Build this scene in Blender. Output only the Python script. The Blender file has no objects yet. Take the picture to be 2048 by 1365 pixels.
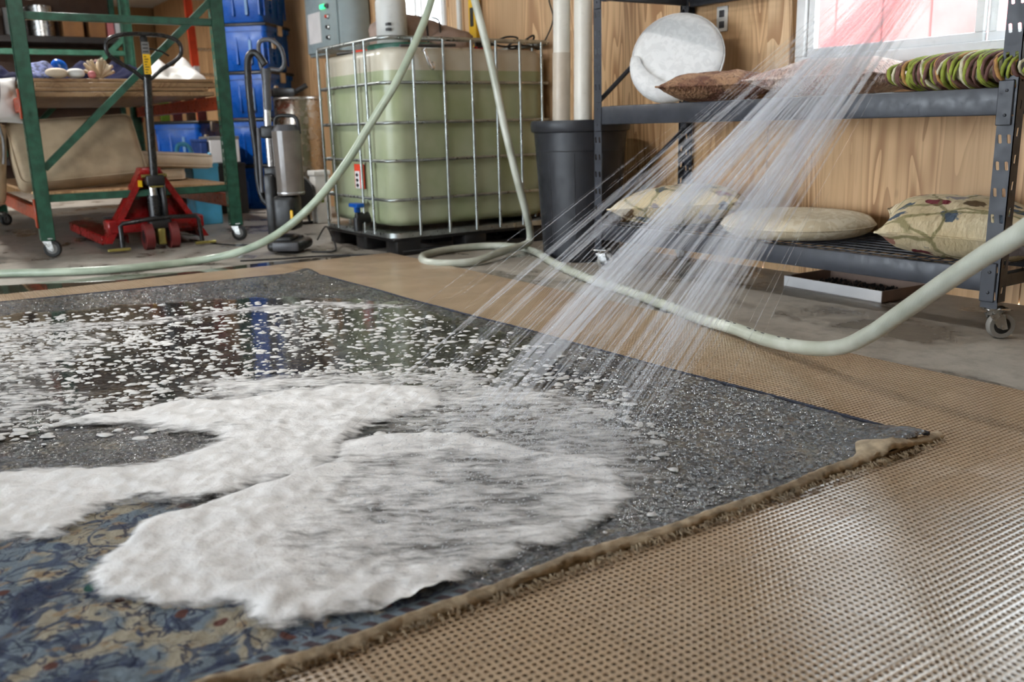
import bpy, bmesh, math, random
import numpy as np
from mathutils import Matrix, Vector, noise as mnoise
R = math.radians
random.seed(7); rng = np.random.default_rng(7)
scn = bpy.context.scene
col = scn.collection

# ------------------------------------------------------------------ camera, world, lights, exposure
CAM = Vector((0.0, 0.0, 0.70))
pi_, ro_, ya_ = 0.232028, 0.026389, 0.587178
fw = Vector((math.sin(ya_)*math.cos(pi_), math.cos(ya_)*math.cos(pi_), -math.sin(pi_)))
r0 = Vector((math.cos(ya_), -math.sin(ya_), 0)); u0 = r0.cross(fw)
rt = r0*math.cos(ro_) - u0*math.sin(ro_); up = r0*math.sin(ro_) + u0*math.cos(ro_)
cd = bpy.data.cameras.new('camera'); cam = bpy.data.objects.new('camera', cd); col.objects.link(cam)
cam.matrix_world = Matrix(((rt.x, up.x, -fw.x, CAM.x), (rt.y, up.y, -fw.y, CAM.y), (rt.z, up.z, -fw.z, CAM.z), (0, 0, 0, 1)))
cd.sensor_width = 36; cd.lens = 36*1830.5/2048; cd.clip_start = .05; cd.clip_end = 200
cd.dof.use_dof = True; cd.dof.focus_distance = 2.5; cd.dof.aperture_fstop = 4.0
scn.camera = cam
w = bpy.data.worlds.new('overcast_sky'); scn.world = w; w.use_nodes = True
bg = w.node_tree.nodes['Background']; bg.inputs[0].default_value = (.83, .92, 1, 1); bg.inputs[1].default_value = 6.4
scn.view_settings.view_transform = 'Standard'; scn.view_settings.look = 'None'
scn.view_settings.gamma = 1; scn.view_settings.use_curve_mapping = False
scn.view_settings.exposure = .88
scn.cycles.transparent_max_bounces = 32
scn.cycles.max_bounces = 4; scn.cycles.diffuse_bounces = 2; scn.cycles.glossy_bounces = 2
scn.cycles.adaptive_threshold = .06; scn.cycles.adaptive_min_samples = 16; scn.cycles.caustics_reflective = False; scn.cycles.caustics_refractive = False

# ------------------------------------------------------------------ materials
class NT:
    def __init__(s, name):
        s.m = bpy.data.materials.new(name); s.m.use_nodes = True; s.t = s.m.node_tree
        s.b = s.t.nodes['Principled BSDF']; s.out = s.t.nodes['Material Output']
        s.co = s.t.nodes.new('ShaderNodeTexCoord').outputs['Object']
    def n(s, ty, ins=None, **kw):
        d = s.t.nodes.new(ty)
        for k, v in kw.items(): setattr(d, k, v)
        for k, v in (ins or {}).items(): s.put(d.inputs[k], v)
        return d
    def put(s, sock, v):
        if isinstance(v, bpy.types.NodeSocket): s.t.links.new(v, sock)
        elif isinstance(v, (tuple, list)) and sock.type == 'RGBA': sock.default_value = (*v[:3], 1)
        else: sock.default_value = v
    def map(s, sc=(1, 1, 1), rot=(0, 0, 0), loc=(0, 0, 0), co=None):
        return s.n('ShaderNodeMapping', {0: co or s.co, 'Scale': sc, 'Rotation': rot, 'Location': loc}).outputs[0]
    def noise(s, sc, det=3, co=None, rough=.5, dist=0):
        return s.n('ShaderNodeTexNoise', {'Vector': co or s.co, 'Scale': sc, 'Detail': det, 'Roughness': rough, 'Distortion': dist}).outputs[0]
    def noisec(s, sc, det=3, co=None):
        return s.n('ShaderNodeTexNoise', {'Vector': co or s.co, 'Scale': sc, 'Detail': det}).outputs[1]
    def voro(s, sc, co=None, feature='F1', out='Distance'):
        return s.n('ShaderNodeTexVoronoi', {'Vector': co or s.co, 'Scale': sc}, feature=feature).outputs[out]
    def math(s, op, a, b=0.0, c=0.0):
        return s.n('ShaderNodeMath', {0: a, 1: b, 2: c}, operation=op).outputs[0]
    def step(s, x, lo, hi, a=0., b=1.):
        return s.n('ShaderNodeMapRange', {0: x, 1: lo, 2: hi, 3: a, 4: b}, interpolation_type='SMOOTHSTEP').outputs[0]
    def mix(s, f, a, b, mode='MIX'):
        d = s.n('ShaderNodeMix', data_type='RGBA', blend_type=mode)
        s.put(d.inputs[0], f); s.put(d.inputs[6], a); s.put(d.inputs[7], b); return d.outputs[2]
    def bump(s, h, st=.3, dist=.01):
        nb = s.n('ShaderNodeBump', {'Height': h, 'Strength': st, 'Distance': dist}).outputs[0]
        s.put(s.b.inputs['Normal'], nb); return nb
    def set(s, **kw):
        for k, v in kw.items(): s.put(s.b.inputs[k.replace('_', ' ')], v)
        return s.m
def mat(name, c, rough=.5, metal=0., var=.12, sc=9., bump=0., bsc=60., spec=.5, alpha=None, trans=0., sss=0., rvar=.1, coat=0.):
    q = NT(name); n = q.noise(sc, 4)
    dk = tuple(max(0, x*(1-var*1.6)) for x in c); lt = tuple(min(1, x*(1+var)) for x in c)
    q.set(Base_Color=q.mix(q.step(n, .3, .7), dk, lt), Metallic=metal, Specular_IOR_Level=spec)
    q.set(Roughness=q.step(q.noise(sc*2.3, 3), .25, .75, max(.02, rough-rvar), min(1, rough+rvar)))
    if trans: q.set(Transmission_Weight=trans)
    if coat: q.set(Coat_Weight=coat, Coat_Roughness=.08)
    if bump: q.bump(q.noise(bsc, 4), bump, .004)
    return q.m
def lin(*c): return tuple(((x/255)/12.92 if x/255 <= .04045 else ((x/255+.055)/1.055)**2.4) for x in c)

# ------------------------------------------------------------------ mesh kit
class MB:
    def __init__(s): s.v = []; s.f = []
    def add(s, vs, fs, M=None):
        o = len(s.v)
        s.v += [tuple(M @ Vector(v)) if M is not None else tuple(v) for v in vs]
        s.f += [tuple(i+o for i in f) for f in fs]; return s
    def box(s, lo, hi, M=None):
        x0, y0, z0 = lo; x1, y1, z1 = hi
        return s.add([(x0,y0,z0),(x1,y0,z0),(x1,y1,z0),(x0,y1,z0),(x0,y0,z1),(x1,y0,z1),(x1,y1,z1),(x0,y1,z1)],
              [(0,3,2,1),(4,5,6,7),(0,1,5,4),(1,2,6,5),(2,3,7,6),(3,0,4,7)], M)
    def rbox(s, lo, hi, r=.005, seg=2, M=None):
        bm = bmesh.new(); bmesh.ops.create_cube(bm, size=1)
        c = [(a+b)/2 for a, b in zip(lo, hi)]; d = [b-a for a, b in zip(lo, hi)]
        for v in bm.verts: v.co = Vector([v.co[i]*d[i]+c[i] for i in range(3)])
        bmesh.ops.bevel(bm, geom=bm.edges[:], offset=min(r, min(d)*.49), segments=seg, profile=.5, affect='EDGES')
        bm.verts.index_update()
        s.add([v.co.copy() for v in bm.verts], [[v.index for v in f.verts] for f in bm.faces], M); bm.free(); return s
    def tube(s, path, r, n=8, closed=False, M=None, cap=True):
        P = [Vector(p) for p in path]; N = len(P); rr = r if isinstance(r, (list, tuple)) else [r]*N
        T = []
        for i in range(N):
            a = P[i-1] if (i > 0 or closed) else P[0]; b = P[(i+1) % N] if (i < N-1 or closed) else P[-1]
            T.append((b-a).normalized())
        nv = T[0].orthogonal().normalized(); vs = []; fs = []
        for i in range(N):
            nv = (nv - T[i]*nv.dot(T[i])).normalized(); bv = T[i].cross(nv)
            for k in range(n):
                a = 2*math.pi*k/n; vs.append(P[i] + (nv*math.cos(a)+bv*math.sin(a))*rr[i])
        for i in range(N if closed else N-1):
            j = (i+1) % N
            for k in range(n):
                l = (k+1) % n; fs.append((i*n+k, i*n+l, j*n+l, j*n+k))
        if cap and not closed: fs += [tuple(range(n))[::-1], tuple((N-1)*n+k for k in range(n))]
        return s.add(vs, fs, M)
    def lathe(s, prof, n=24, M=None, cap=True):
        vs = []; fs = []
        for r, z in prof:
            for k in range(n):
                a = 2*math.pi*k/n; vs.append((r*math.cos(a), r*math.sin(a), z))
        for i in range(len(prof)-1):
            for k in range(n):
                l = (k+1) % n; fs.append((i*n+k, i*n+l, (i+1)*n+l, (i+1)*n+k))
        if cap: fs += [tuple(range(n))[::-1], tuple((len(prof)-1)*n+k for k in range(n))]
        return s.add(vs, fs, M)
    def prism(s, poly, d, M=None):
        n = len(poly)
        return s.add([(x, y, 0) for x, y in poly]+[(x, y, d) for x, y in poly],
            [tuple(range(n))[::-1], tuple(range(n, 2*n))]+[(i, (i+1) % n, n+(i+1) % n, n+i) for i in range(n)], M)
    def ell(s, c, a, nu=20, nv=12, e=1., M=None, wob=0., wsc=6.):
        vs = []; fs = []
        sg = lambda x, p: math.copysign(abs(x)**p, x)
        for i in range(nv+1):
            ph = -math.pi/2+math.pi*i/nv
            for k in range(nu):
                th = 2*math.pi*k/nu
                v = Vector((a[0]*sg(math.cos(ph), e)*sg(math.cos(th), e), a[1]*sg(math.cos(ph), e)*sg(math.sin(th), e), a[2]*sg(math.sin(ph), e)))
                if wob: v *= 1+wob*mnoise.noise(v*wsc+Vector(c))
                vs.append(v+Vector(c))
        for i in range(nv):
            for k in range(nu):
                l = (k+1) % nu; fs.append((i*nu+k, i*nu+l, (i+1)*nu+l, (i+1)*nu+k))
        return s.add(vs, fs, M)
    def perf(s, cw, ch, nx, ny, hole, th, M=None, rim=0.):
        vs = []; fs = []; W, H = cw*nx, ch*ny
        out = [(.5,0),(.5,.5),(0,.5),(-.5,.5),(-.5,0),(-.5,-.5),(0,-.5),(.5,-.5)]
        for j in range(ny):
            for i in range(nx):
                cx, cy = (i+.5)*cw, (j+.5)*ch; o = len(vs)
                vs += [(cx+a*cw, cy+b*ch, rim if abs(b) > .4 else 0) for a, b in out]
                vs += [(cx+a, cy+b, 0) for a, b in hole]
                vs += [(cx+a, cy+b, -th) for a, b in hole]
                vs += [(cx+a*cw, cy+b*ch, -th) for a, b in out]
                for k in range(8):
                    l = (k+1) % 8
                    fs += [(o+k, o+l, o+8+l, o+8+k), (o+8+k, o+8+l, o+16+l, o+16+k), (o+16+k, o+16+l, o+24+l, o+24+k)]
        o = len(vs)
        vs += [(0,0,0),(W,0,0),(W,H,0),(0,H,0),(0,0,-th),(W,0,-th),(W,H,-th),(0,H,-th)]
        fs += [(o,o+4,o+5,o+1),(o+1,o+5,o+6,o+2),(o+2,o+6,o+7,o+3),(o+3,o+7,o+4,o)]
        return s.add(vs, fs, M)
    def obj(s, name, m, parent=None, smooth=None, kind=None):
        off = Vector(); p = parent
        while p is not None: off += p.location; p = p.parent
        me = bpy.data.meshes.new(name)
        me.from_pydata([(x-off.x, y-off.y, z-off.z) for x, y, z in s.v], [], s.f); me.update()
        me.materials.append(m)
        if smooth is not None:
            me.shade_smooth(); me.set_sharp_from_angle(angle=R(smooth))
        o = bpy.data.objects.new(name, me); col.objects.link(o); o.parent = parent
        if kind: o['kind'] = kind
        return o
def thing(name, label, cat, loc, group=None):
    e = bpy.data.objects.new(name, None); e.empty_display_size = .05; e.location = loc; col.objects.link(e)
    return tag(e, label, cat, group)
def tag(o, label, cat, group=None, kind=None):
    o['label'] = label; o['category'] = cat
    if group: o['group'] = group
    if kind: o['kind'] = kind
    return o
def one(mb, name, m, label, cat, loc, smooth=None, group=None, kind=None):
    """a thing that is a single mesh with its origin at its base"""
    e = bpy.data.objects.new('tmp', None); e.location = loc
    o = mb.obj(name, m, None, smooth); bpy.data.objects.remove(e)
    for v in o.data.vertices: v.co -= Vector(loc)
    o.location = loc
    return tag(o, label, cat, group, kind)
def struct(mb, name, m, parent=None, smooth=None):
    o = mb.obj(name, m, parent, smooth)
    if parent is None: o['kind'] = 'structure'
    return o
def TR(loc=(0,0,0), rz=0., rx=0., ry=0.):
    return Matrix.Translation(loc) @ Matrix.Rotation(rz, 4, 'Z') @ Matrix.Rotation(ry, 4, 'Y') @ Matrix.Rotation(rx, 4, 'X')
def spline(pts, k=8, closed=False):
    P = [Vector(p) for p in pts]; n = len(P); out = []
    for i in range(n if closed else n-1):
        if closed: a, b, c, d = P[i-1], P[i], P[(i+1) % n], P[(i+2) % n]
        else: a, b, c, d = P[max(i-1, 0)], P[i], P[i+1], P[min(i+2, n-1)]
        for j in range(k):
            t = j/k
            out.append(.5*((2*b)+(c-a)*t+(2*a-5*b+4*c-d)*t*t+(3*b-3*c+d-a)*t**3))
    if not closed: out.append(P[-1])
    return out
def rring(x0, y0, x1, y1, r, z, k=6):
    out = []
    for cx, cy, a0 in ((x1-r, y0+r, -90), (x1-r, y1-r, 0), (x0+r, y1-r, 90), (x0+r, y0+r, 180)):
        for j in range(k+1):
            a = R(a0+90*j/k); out.append((cx+r*math.cos(a), cy+r*math.sin(a), z))
    return out
OCT = lambda r, q=1.: [(r*math.cos(k*math.pi/4), r*q*math.sin(k*math.pi/4)) for k in range(8)]
def slot(wd, ht, slant=0.):
    return [(wd/2, 0), (wd/2+slant, ht*.42), (slant, ht/2), (-wd/2+slant, ht*.42), (-wd/2, 0), (-wd/2-slant, -ht*.42), (-slant, -ht/2), (wd/2-slant, -ht*.42)]

# ------------------------------------------------------------------ material library
def plywood(name, base=(.66, .42, .22), vertical=True):
    q = NT(name)
    oi = q.n('ShaderNodeObjectInfo').outputs['Random']
    off = q.n('ShaderNodeCombineXYZ', {0: q.math('MULTIPLY', oi, 31.), 1: q.math('MULTIPLY', oi, 17.), 2: q.math('MULTIPLY', oi, 7.)}).outputs[0]
    p = q.n('ShaderNodeVectorMath', {0: q.co, 1: off}, operation='ADD').outputs[0]
    sq = q.map((1, 1, .10) if vertical else (1, .10, 1), co=p)
    n1 = q.noise(4.6, 2, sq, .45, .5)
    bands = q.math('FRACT', q.math('MULTIPLY', n1, 17.))
    line = q.step(bands, .0, .85)
    fine = q.noise(70, 3, q.map((1, 1, .03) if vertical else (1, .03, 1), co=p))
    kn = q.n('ShaderNodeTexVoronoi', {'Vector': q.map((1, 1, .5), co=p), 'Scale': 3.4}, feature='F1')
    ks = q.step(kn.outputs['Distance'], .035, .085, 1., 0.)
    km = q.math('MULTIPLY', ks, q.step(q.n('ShaderNodeSeparateColor', {0: kn.outputs['Color']}).outputs[0], .45, .5))
    dk = tuple(x*f for x, f in zip(base, (.62, .5, .42))); lt = tuple(min(1, x*1.16) for x in base)
    c = q.mix(line, dk, lt); c = q.mix(q.step(n1, .35, .65), c, base)
    c = q.mix(q.math('MULTIPLY', q.step(fine, .45, .7), .35), c, dk)
    c = q.mix(q.math('MULTIPLY', km, .85), c, (.10, .035, .012))
    q.set(Base_Color=c, Roughness=.5); q.bump(fine, .12, .003); return q.m
M = {}
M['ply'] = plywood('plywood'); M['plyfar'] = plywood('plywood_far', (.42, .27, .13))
M['deck'] = plywood('deck_wood', (.36, .22, .11), False)
M['stud'] = plywood('stud_wood', (.72, .50, .29))
def concrete():
    q = NT('concrete'); n = q.noise(1.3, 6, rough=.62); n2 = q.noise(14, 5, rough=.7); n3 = q.noise(160, 2)
    c = q.mix(q.step(n, .3, .7), lin(160, 153, 143), lin(188, 181, 170))
    c = q.mix(q.math('MULTIPLY', q.step(n2, .42, .68), .5), c, lin(134, 127, 116))
    c = q.mix(q.math('MULTIPLY', q.step(n3, .5, .8), .2), c, lin(124, 116, 106))
    sx = q.n('ShaderNodeSeparateXYZ', {0: q.co})
    stain = q.step(q.noise(3.1, 5, q.map((1, .6, 1)), .65), .50, .60)       # wet stains with shapes of their own
    c = q.mix(q.math('MULTIPLY', stain, .6), c, lin(98, 91, 82))
    q.set(Base_Color=c, Roughness=q.math('MULTIPLY_ADD', stain, -.35, .62)); q.bump(n2, .15, .004); return q.m
M['concrete'] = concrete()
M['ceil'] = mat('ceiling_paint', lin(214, 212, 208), .7, var=.05)
M['white_vinyl'] = mat('white_vinyl', lin(242, 242, 241), .35, var=.04)
M['white_plastic'] = mat('white_plastic', lin(224, 222, 216), .4, var=.05)
M['green'] = mat('green_paint', lin(44, 88, 70), .38, var=.2, sc=20)
M['greendk'] = mat('inside_steel', lin(22, 36, 30), .6)
M['orange'] = mat('orange_paint', lin(172, 66, 36), .35, var=.15, sc=14)
M['red'] = mat('red_paint', lin(150, 22, 24), .32, var=.15, sc=12)
M['redwheel'] = mat('red_polyurethane', lin(112, 40, 38), .5)
M['black'] = mat('black_plastic', (.012, .012, .013), .42, var=.2)
M['blackpaint'] = mat('black_paint', (.016, .016, .017), .3, var=.2)
M['blackrub'] = mat('black_rubber', (.018, .018, .018), .7, var=.2)
M['shelfsteel'] = mat('charcoal_powdercoat', lin(55, 58, 66), .42, var=.1, sc=15, bump=.06, bsc=500)
M['steel'] = mat('zinc_steel', lin(190, 190, 188), .28, 1., var=.12, sc=25)
M['galv'] = mat('galvanised_tube', lin(165, 170, 168), .34, .85, var=.14, sc=16)
M['chrome'] = mat('chrome', lin(225, 225, 225), .1, 1., var=.03)
M['drum'] = mat('brushed_steel', lin(180, 172, 160), .25, 1., var=.06)
M['brass'] = mat('zinc_yellow', lin(178, 166, 96), .35, .8, var=.2)
M['yellow'] = mat('yellow_plastic', lin(240, 190, 22), .4, var=.06)
M['greywheel'] = mat('grey_rubber', lin(150, 146, 140), .55)
M['cream'] = mat('cream_fabric', lin(214, 196, 172), .85, var=.08, bump=.2, bsc=180)
M['beige'] = mat('beige_fabric', lin(178, 158, 130), .85, var=.1, bump=.25, bsc=160)
M['whitefab'] = mat('white_fabric', lin(224, 222, 218), .85, var=.06, bump=.25, bsc=120)
M['navyfab'] = mat('navy_fabric', lin(13, 15, 42), .9, spec=.1, var=.25, bump=.3, bsc=90)
M['blue'] = mat('blue_plastic', lin(14, 92, 190), .33, var=.1, sc=6)
M['bluedk'] = mat('blue_print', lin(120, 160, 205), .5, var=.1)
M['teal'] = mat('light_blue_plastic', lin(84, 170, 205), .4)
M['panelgrey'] = mat('panel_grey', lin(150, 164, 166), .4, var=.05)
M['paper'] = mat('paper', lin(214, 212, 212), .7, var=.04)
M['silverplas'] = mat('silver_plastic', lin(200, 200, 202), .22, .6, var=.05)
M['greyplas'] = mat('grey_plastic', lin(78, 78, 82), .4)
M['smoke'] = mat('smoky_plastic', lin(112, 104, 98), .12, var=.1, alpha=.4)
M['cardboard'] = mat('cardboard', lin(150, 104, 62), .75, var=.1)
M['trayin'] = mat('tray_board', lin(140, 118, 106), .8, var=.12)
M['pebble'] = mat('dark_grit', lin(46, 44, 46), .8, var=.4, sc=120, bump=.6, bsc=200)
M['brownsack'] = mat('tan_sack', lin(164, 142, 130), .85, var=.12, bump=.3, bsc=40)
M['lid'] = mat('green_lid', lin(22, 92, 74), .4, var=.1)
M['redlabel'] = mat('red_label', lin(232, 72, 44), .5, var=.03)
M['pvc'] = mat('pvc_white', lin(226, 220, 208), .35, var=.04)
M['pvctan'] = mat('pvc_tan', lin(198, 184, 166), .4, var=.06)
M['lime'] = mat('lime_paint', lin(96, 120, 22), .5)
M['maroon'] = mat('maroon_paint', lin(82, 26, 24), .5)
M['pink'] = mat('pink_box', lin(206, 120, 122), .6)
M['coral'] = mat('coral', lin(196, 178, 150), .8, var=.15)
M['can'] = mat('bin_plastic', lin(34, 36, 42), .45, var=.1, bump=.08, bsc=300)
M['boxgrey'] = mat('box_grey', lin(120, 118, 116), .6)
M['darkshelf'] = mat('dark_shelf', lin(40, 34, 32), .6)
M['brownwood'] = mat('brown_panel', lin(70, 44, 26), .6)
M['barnglare'] = mat('barn_red_glare', lin(222, 112, 112), .6, var=.12, sc=3)  # red paled in the colour to stand for overexposed outdoor glare
M['gravel'] = mat('gravel', lin(190, 186, 180), .9, var=.15)
M['jug'] = mat('jug_plastic', lin(212, 212, 208), .35, var=.04)
M['led'] = NT('green_led').set(Base_Color=(.02, .6, .15), Emission_Color=(.05, 1, .3), Emission_Strength=1.2)
def hosemat():
    q = NT('braided_hose'); s = q.n('ShaderNodeTexWave', {'Vector': q.map((1, 1, 1)), 'Scale': 70., 'Distortion': 1.}, bands_direction='DIAGONAL')
    n = q.noise(7, 3)
    c = q.mix(q.step(n, .3, .7), lin(172, 176, 160), lin(205, 208, 196))
    q.set(Base_Color=c, Roughness=.3); q.bump(s.outputs[1], .08, .002); return q.m
M['hose'] = hosemat()
def greenhose():
    m = M['hose'].copy(); m.name = 'green_hose'
    for n in m.node_tree.nodes:
        if n.type == 'MIX' and n.data_type == 'RGBA':
            n.inputs[6].default_value = (*lin(152, 166, 146), 1); n.inputs[7].default_value = (*lin(184, 196, 176), 1)
    return m
M['hosegreen'] = greenhose()
def tank(name, liquid):
    q = NT(name); n = q.noise(3.5, 4)
    sz = q.n('ShaderNodeSeparateXYZ', {0: q.co}).outputs[2]
    if liquid:
        c = q.mix(q.step(n, .3, .7), lin(156, 166, 126), lin(180, 186, 156))
        alg = q.step(q.math('ADD', sz, q.math('MULTIPLY', q.noise(6, 3), .16)), .12, .30, 1., 0.)
        c = q.mix(q.math('MULTIPLY', alg, .75), c, lin(126, 146, 70))
    else: c = q.mix(q.step(n, .3, .7), lin(196, 186, 164), lin(214, 208, 192))
    q.set(Base_Color=c, Roughness=.28); return q.m
M['tanktop'] = tank('tank_plastic', False); M['liquid'] = tank('tank_with_green_water', True)
def glass():
    q = NT('window_glass')
    tr = q.n('ShaderNodeBsdfTransparent', {0: (.96, .97, .97)}); gl = q.n('ShaderNodeBsdfGlossy', {'Color': (1, 1, 1), 'Roughness': .02})
    fr = q.math('MULTIPLY', q.n('ShaderNodeFresnel', {'IOR': 1.45}).outputs[0], q.math('SUBTRACT', 1., q.n('ShaderNodeNewGeometry').outputs['Backfacing']))
    q.t.links.new(q.n('ShaderNodeMixShader', {0: fr, 1: tr.outputs[0], 2: gl.outputs[0]}).outputs[0], q.out.inputs[0]); return q.m
M['glass'] = glass()
def water(name, bsc, bst, tint=(1, 1, 1)):
    q = NT(name); h = q.noise(bsc, 3, q.map((1, 1, 1)))
    nb = q.n('ShaderNodeBump', {'Height': h, 'Strength': bst, 'Distance': .002}).outputs[0]
    tr = q.n('ShaderNodeBsdfTransparent', {0: tint}); gl = q.n('ShaderNodeBsdfGlossy', {'Color': (1, 1, 1), 'Roughness': .03, 'Normal': nb})
    fr = q.n('ShaderNodeFresnel', {'IOR': 1.36, 'Normal': nb}).outputs[0]
    q.t.links.new(q.n('ShaderNodeMixShader', {0: fr, 1: tr.outputs[0], 2: gl.outputs[0]}).outputs[0], q.out.inputs[0]); return q.m
M['film'] = water('water_film', 55, .22, (.93, .92, .90)); M['puddle'] = water('puddle_water', 9, .08, (.5, .48, .44))
def jetmat(name, a, rough=.3):
    q = NT(name); tr = q.n('ShaderNodeBsdfTransparent')
    d = q.n('ShaderNodeBsdfDiffuse', {0: (.86, .88, .92)}); t2 = q.n('ShaderNodeBsdfTranslucent', {0: (.86, .88, .92)})
    ds = q.n('ShaderNodeMixShader', {0: .5, 1: d.outputs[0], 2: t2.outputs[0]})
    q.t.links.new(q.n('ShaderNodeMixShader', {0: a, 1: tr.outputs[0], 2: ds.outputs[0]}).outputs[0], q.out.inputs[0]); return q.m
M['jet'] = jetmat('water_jet', .135); M['drop'] = jetmat('water_drop', .6)
def floral():
    q = NT('floral_fabric'); wv = q.mix(.06, q.co, q.noisec(9, 3))
    v = q.n('ShaderNodeTexVoronoi', {'Vector': wv, 'Scale': 13.}, feature='F1'); sc = q.n('ShaderNodeSeparateColor', {0: v.outputs['Color']})
    n = q.noise(38, 4, wv); c = q.mix(q.step(q.noise(5, 4), .3, .7), lin(206, 186, 146), lin(226, 212, 180))
    fl = q.math('MULTIPLY', q.step(q.math('ADD', v.outputs['Distance'], q.math('MULTIPLY', q.math('SUBTRACT', n, .5), .7)), .36, .44, 1., 0.), 1.)
    def pick(a, b): return q.math('MULTIPLY', fl, q.math('MULTIPLY', q.math('GREATER_THAN', sc.outputs[0], a), q.math('LESS_THAN', sc.outputs[0], b)))
    c = q.mix(pick(.0, .28), c, lin(74, 88, 104)); c = q.mix(pick(.34, .5), c, lin(104, 82, 52)); c = q.mix(pick(.5, .6), c, lin(168, 120, 104))
    c = q.mix(pick(.66, .76), c, lin(120, 40, 50)); c = q.mix(pick(.8, .9), c, lin(146, 138, 140))
    e = q.voro(4.5, wv, 'DISTANCE_TO_EDGE'); c = q.mix(q.math('MULTIPLY', q.step(e, .012, .03, 1., 0.), .7), c, lin(112, 108, 60))
    q.set(Base_Color=c, Roughness=.85); q.bump(q.noise(26, 4, q.map((1, 2.4, 1))), .5, .02); return q.m
M['floral'] = floral()
def damask():
    q = NT('damask_fabric'); n = q.noise(17, 3, dist=1.6); c = q.mix(q.step(n, .46, .54), lin(202, 186, 156), lin(218, 206, 182))
    q.set(Base_Color=c, Roughness=.7); q.bump(q.noise(24, 4), .3, .012); return q.m
M['damask'] = damask()
def whitedamask():
    q = NT('white_damask'); n = q.noise(20, 4, dist=2.); c = q.mix(q.step(n, .44, .56), lin(224, 223, 221), lin(234, 233, 231))
    q.set(Base_Color=c, Roughness=.75); q.bump(n, .3, .006); return q.m
M['whitedamask'] = whitedamask()
def shag(name, a, b, c2):
    q = NT(name); n = q.noise(9, 3); f = q.noise(90, 3, q.map((1, 1, .5)))
    c = q.mix(q.step(n, .38, .62), a, b); c = q.mix(q.math('MULTIPLY', q.step(f, .45, .7), .6), c, c2)
    q.set(Base_Color=c, Roughness=.9); q.bump(f, .9, .02); return q.m
M['shag1'] = shag('brown_shag', lin(110, 68, 52), lin(172, 132, 100), lin(66, 38, 32))
M['shag2'] = shag('rose_shag', lin(208, 176, 164), lin(222, 202, 190), lin(112, 74, 70))
def cords(name, c):
    return mat(name, c, .85, var=.2, sc=30, bump=.4, bsc=200)
M['cordg'] = cords('green_cord', lin(152, 162, 66)); M['cordb'] = cords('brown_cord', lin(122, 86, 78)); M['cordc'] = cords('cream_cord', lin(214, 206, 176)); M['cordo'] = cords('ochre_cord', lin(190, 144, 84))
def tilemat():
    q = NT('mat_plastic'); oi = q.n('ShaderNodeObjectInfo').outputs['Random']
    n = q.noise(2.2, 4); c = q.mix(q.step(n, .3, .7), lin(182, 157, 129), lin(202, 177, 149))
    c = q.mix(q.math('MULTIPLY', oi, .25), c, lin(178, 158, 134))
    q.set(Base_Color=c, Roughness=q.step(q.noise(5, 3), .35, .65, .14, .26), Specular_IOR_Level=.7); return q.m
M['tile'] = tilemat()
M['backing'] = mat('rug_backing', lin(176, 158, 132), .9, var=.2, sc=40, bump=.5, bsc=150)
M['selvedge'] = mat('navy_selvedge', lin(44, 50, 68), .7, var=.3, sc=80, bump=.6, bsc=300)
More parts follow.
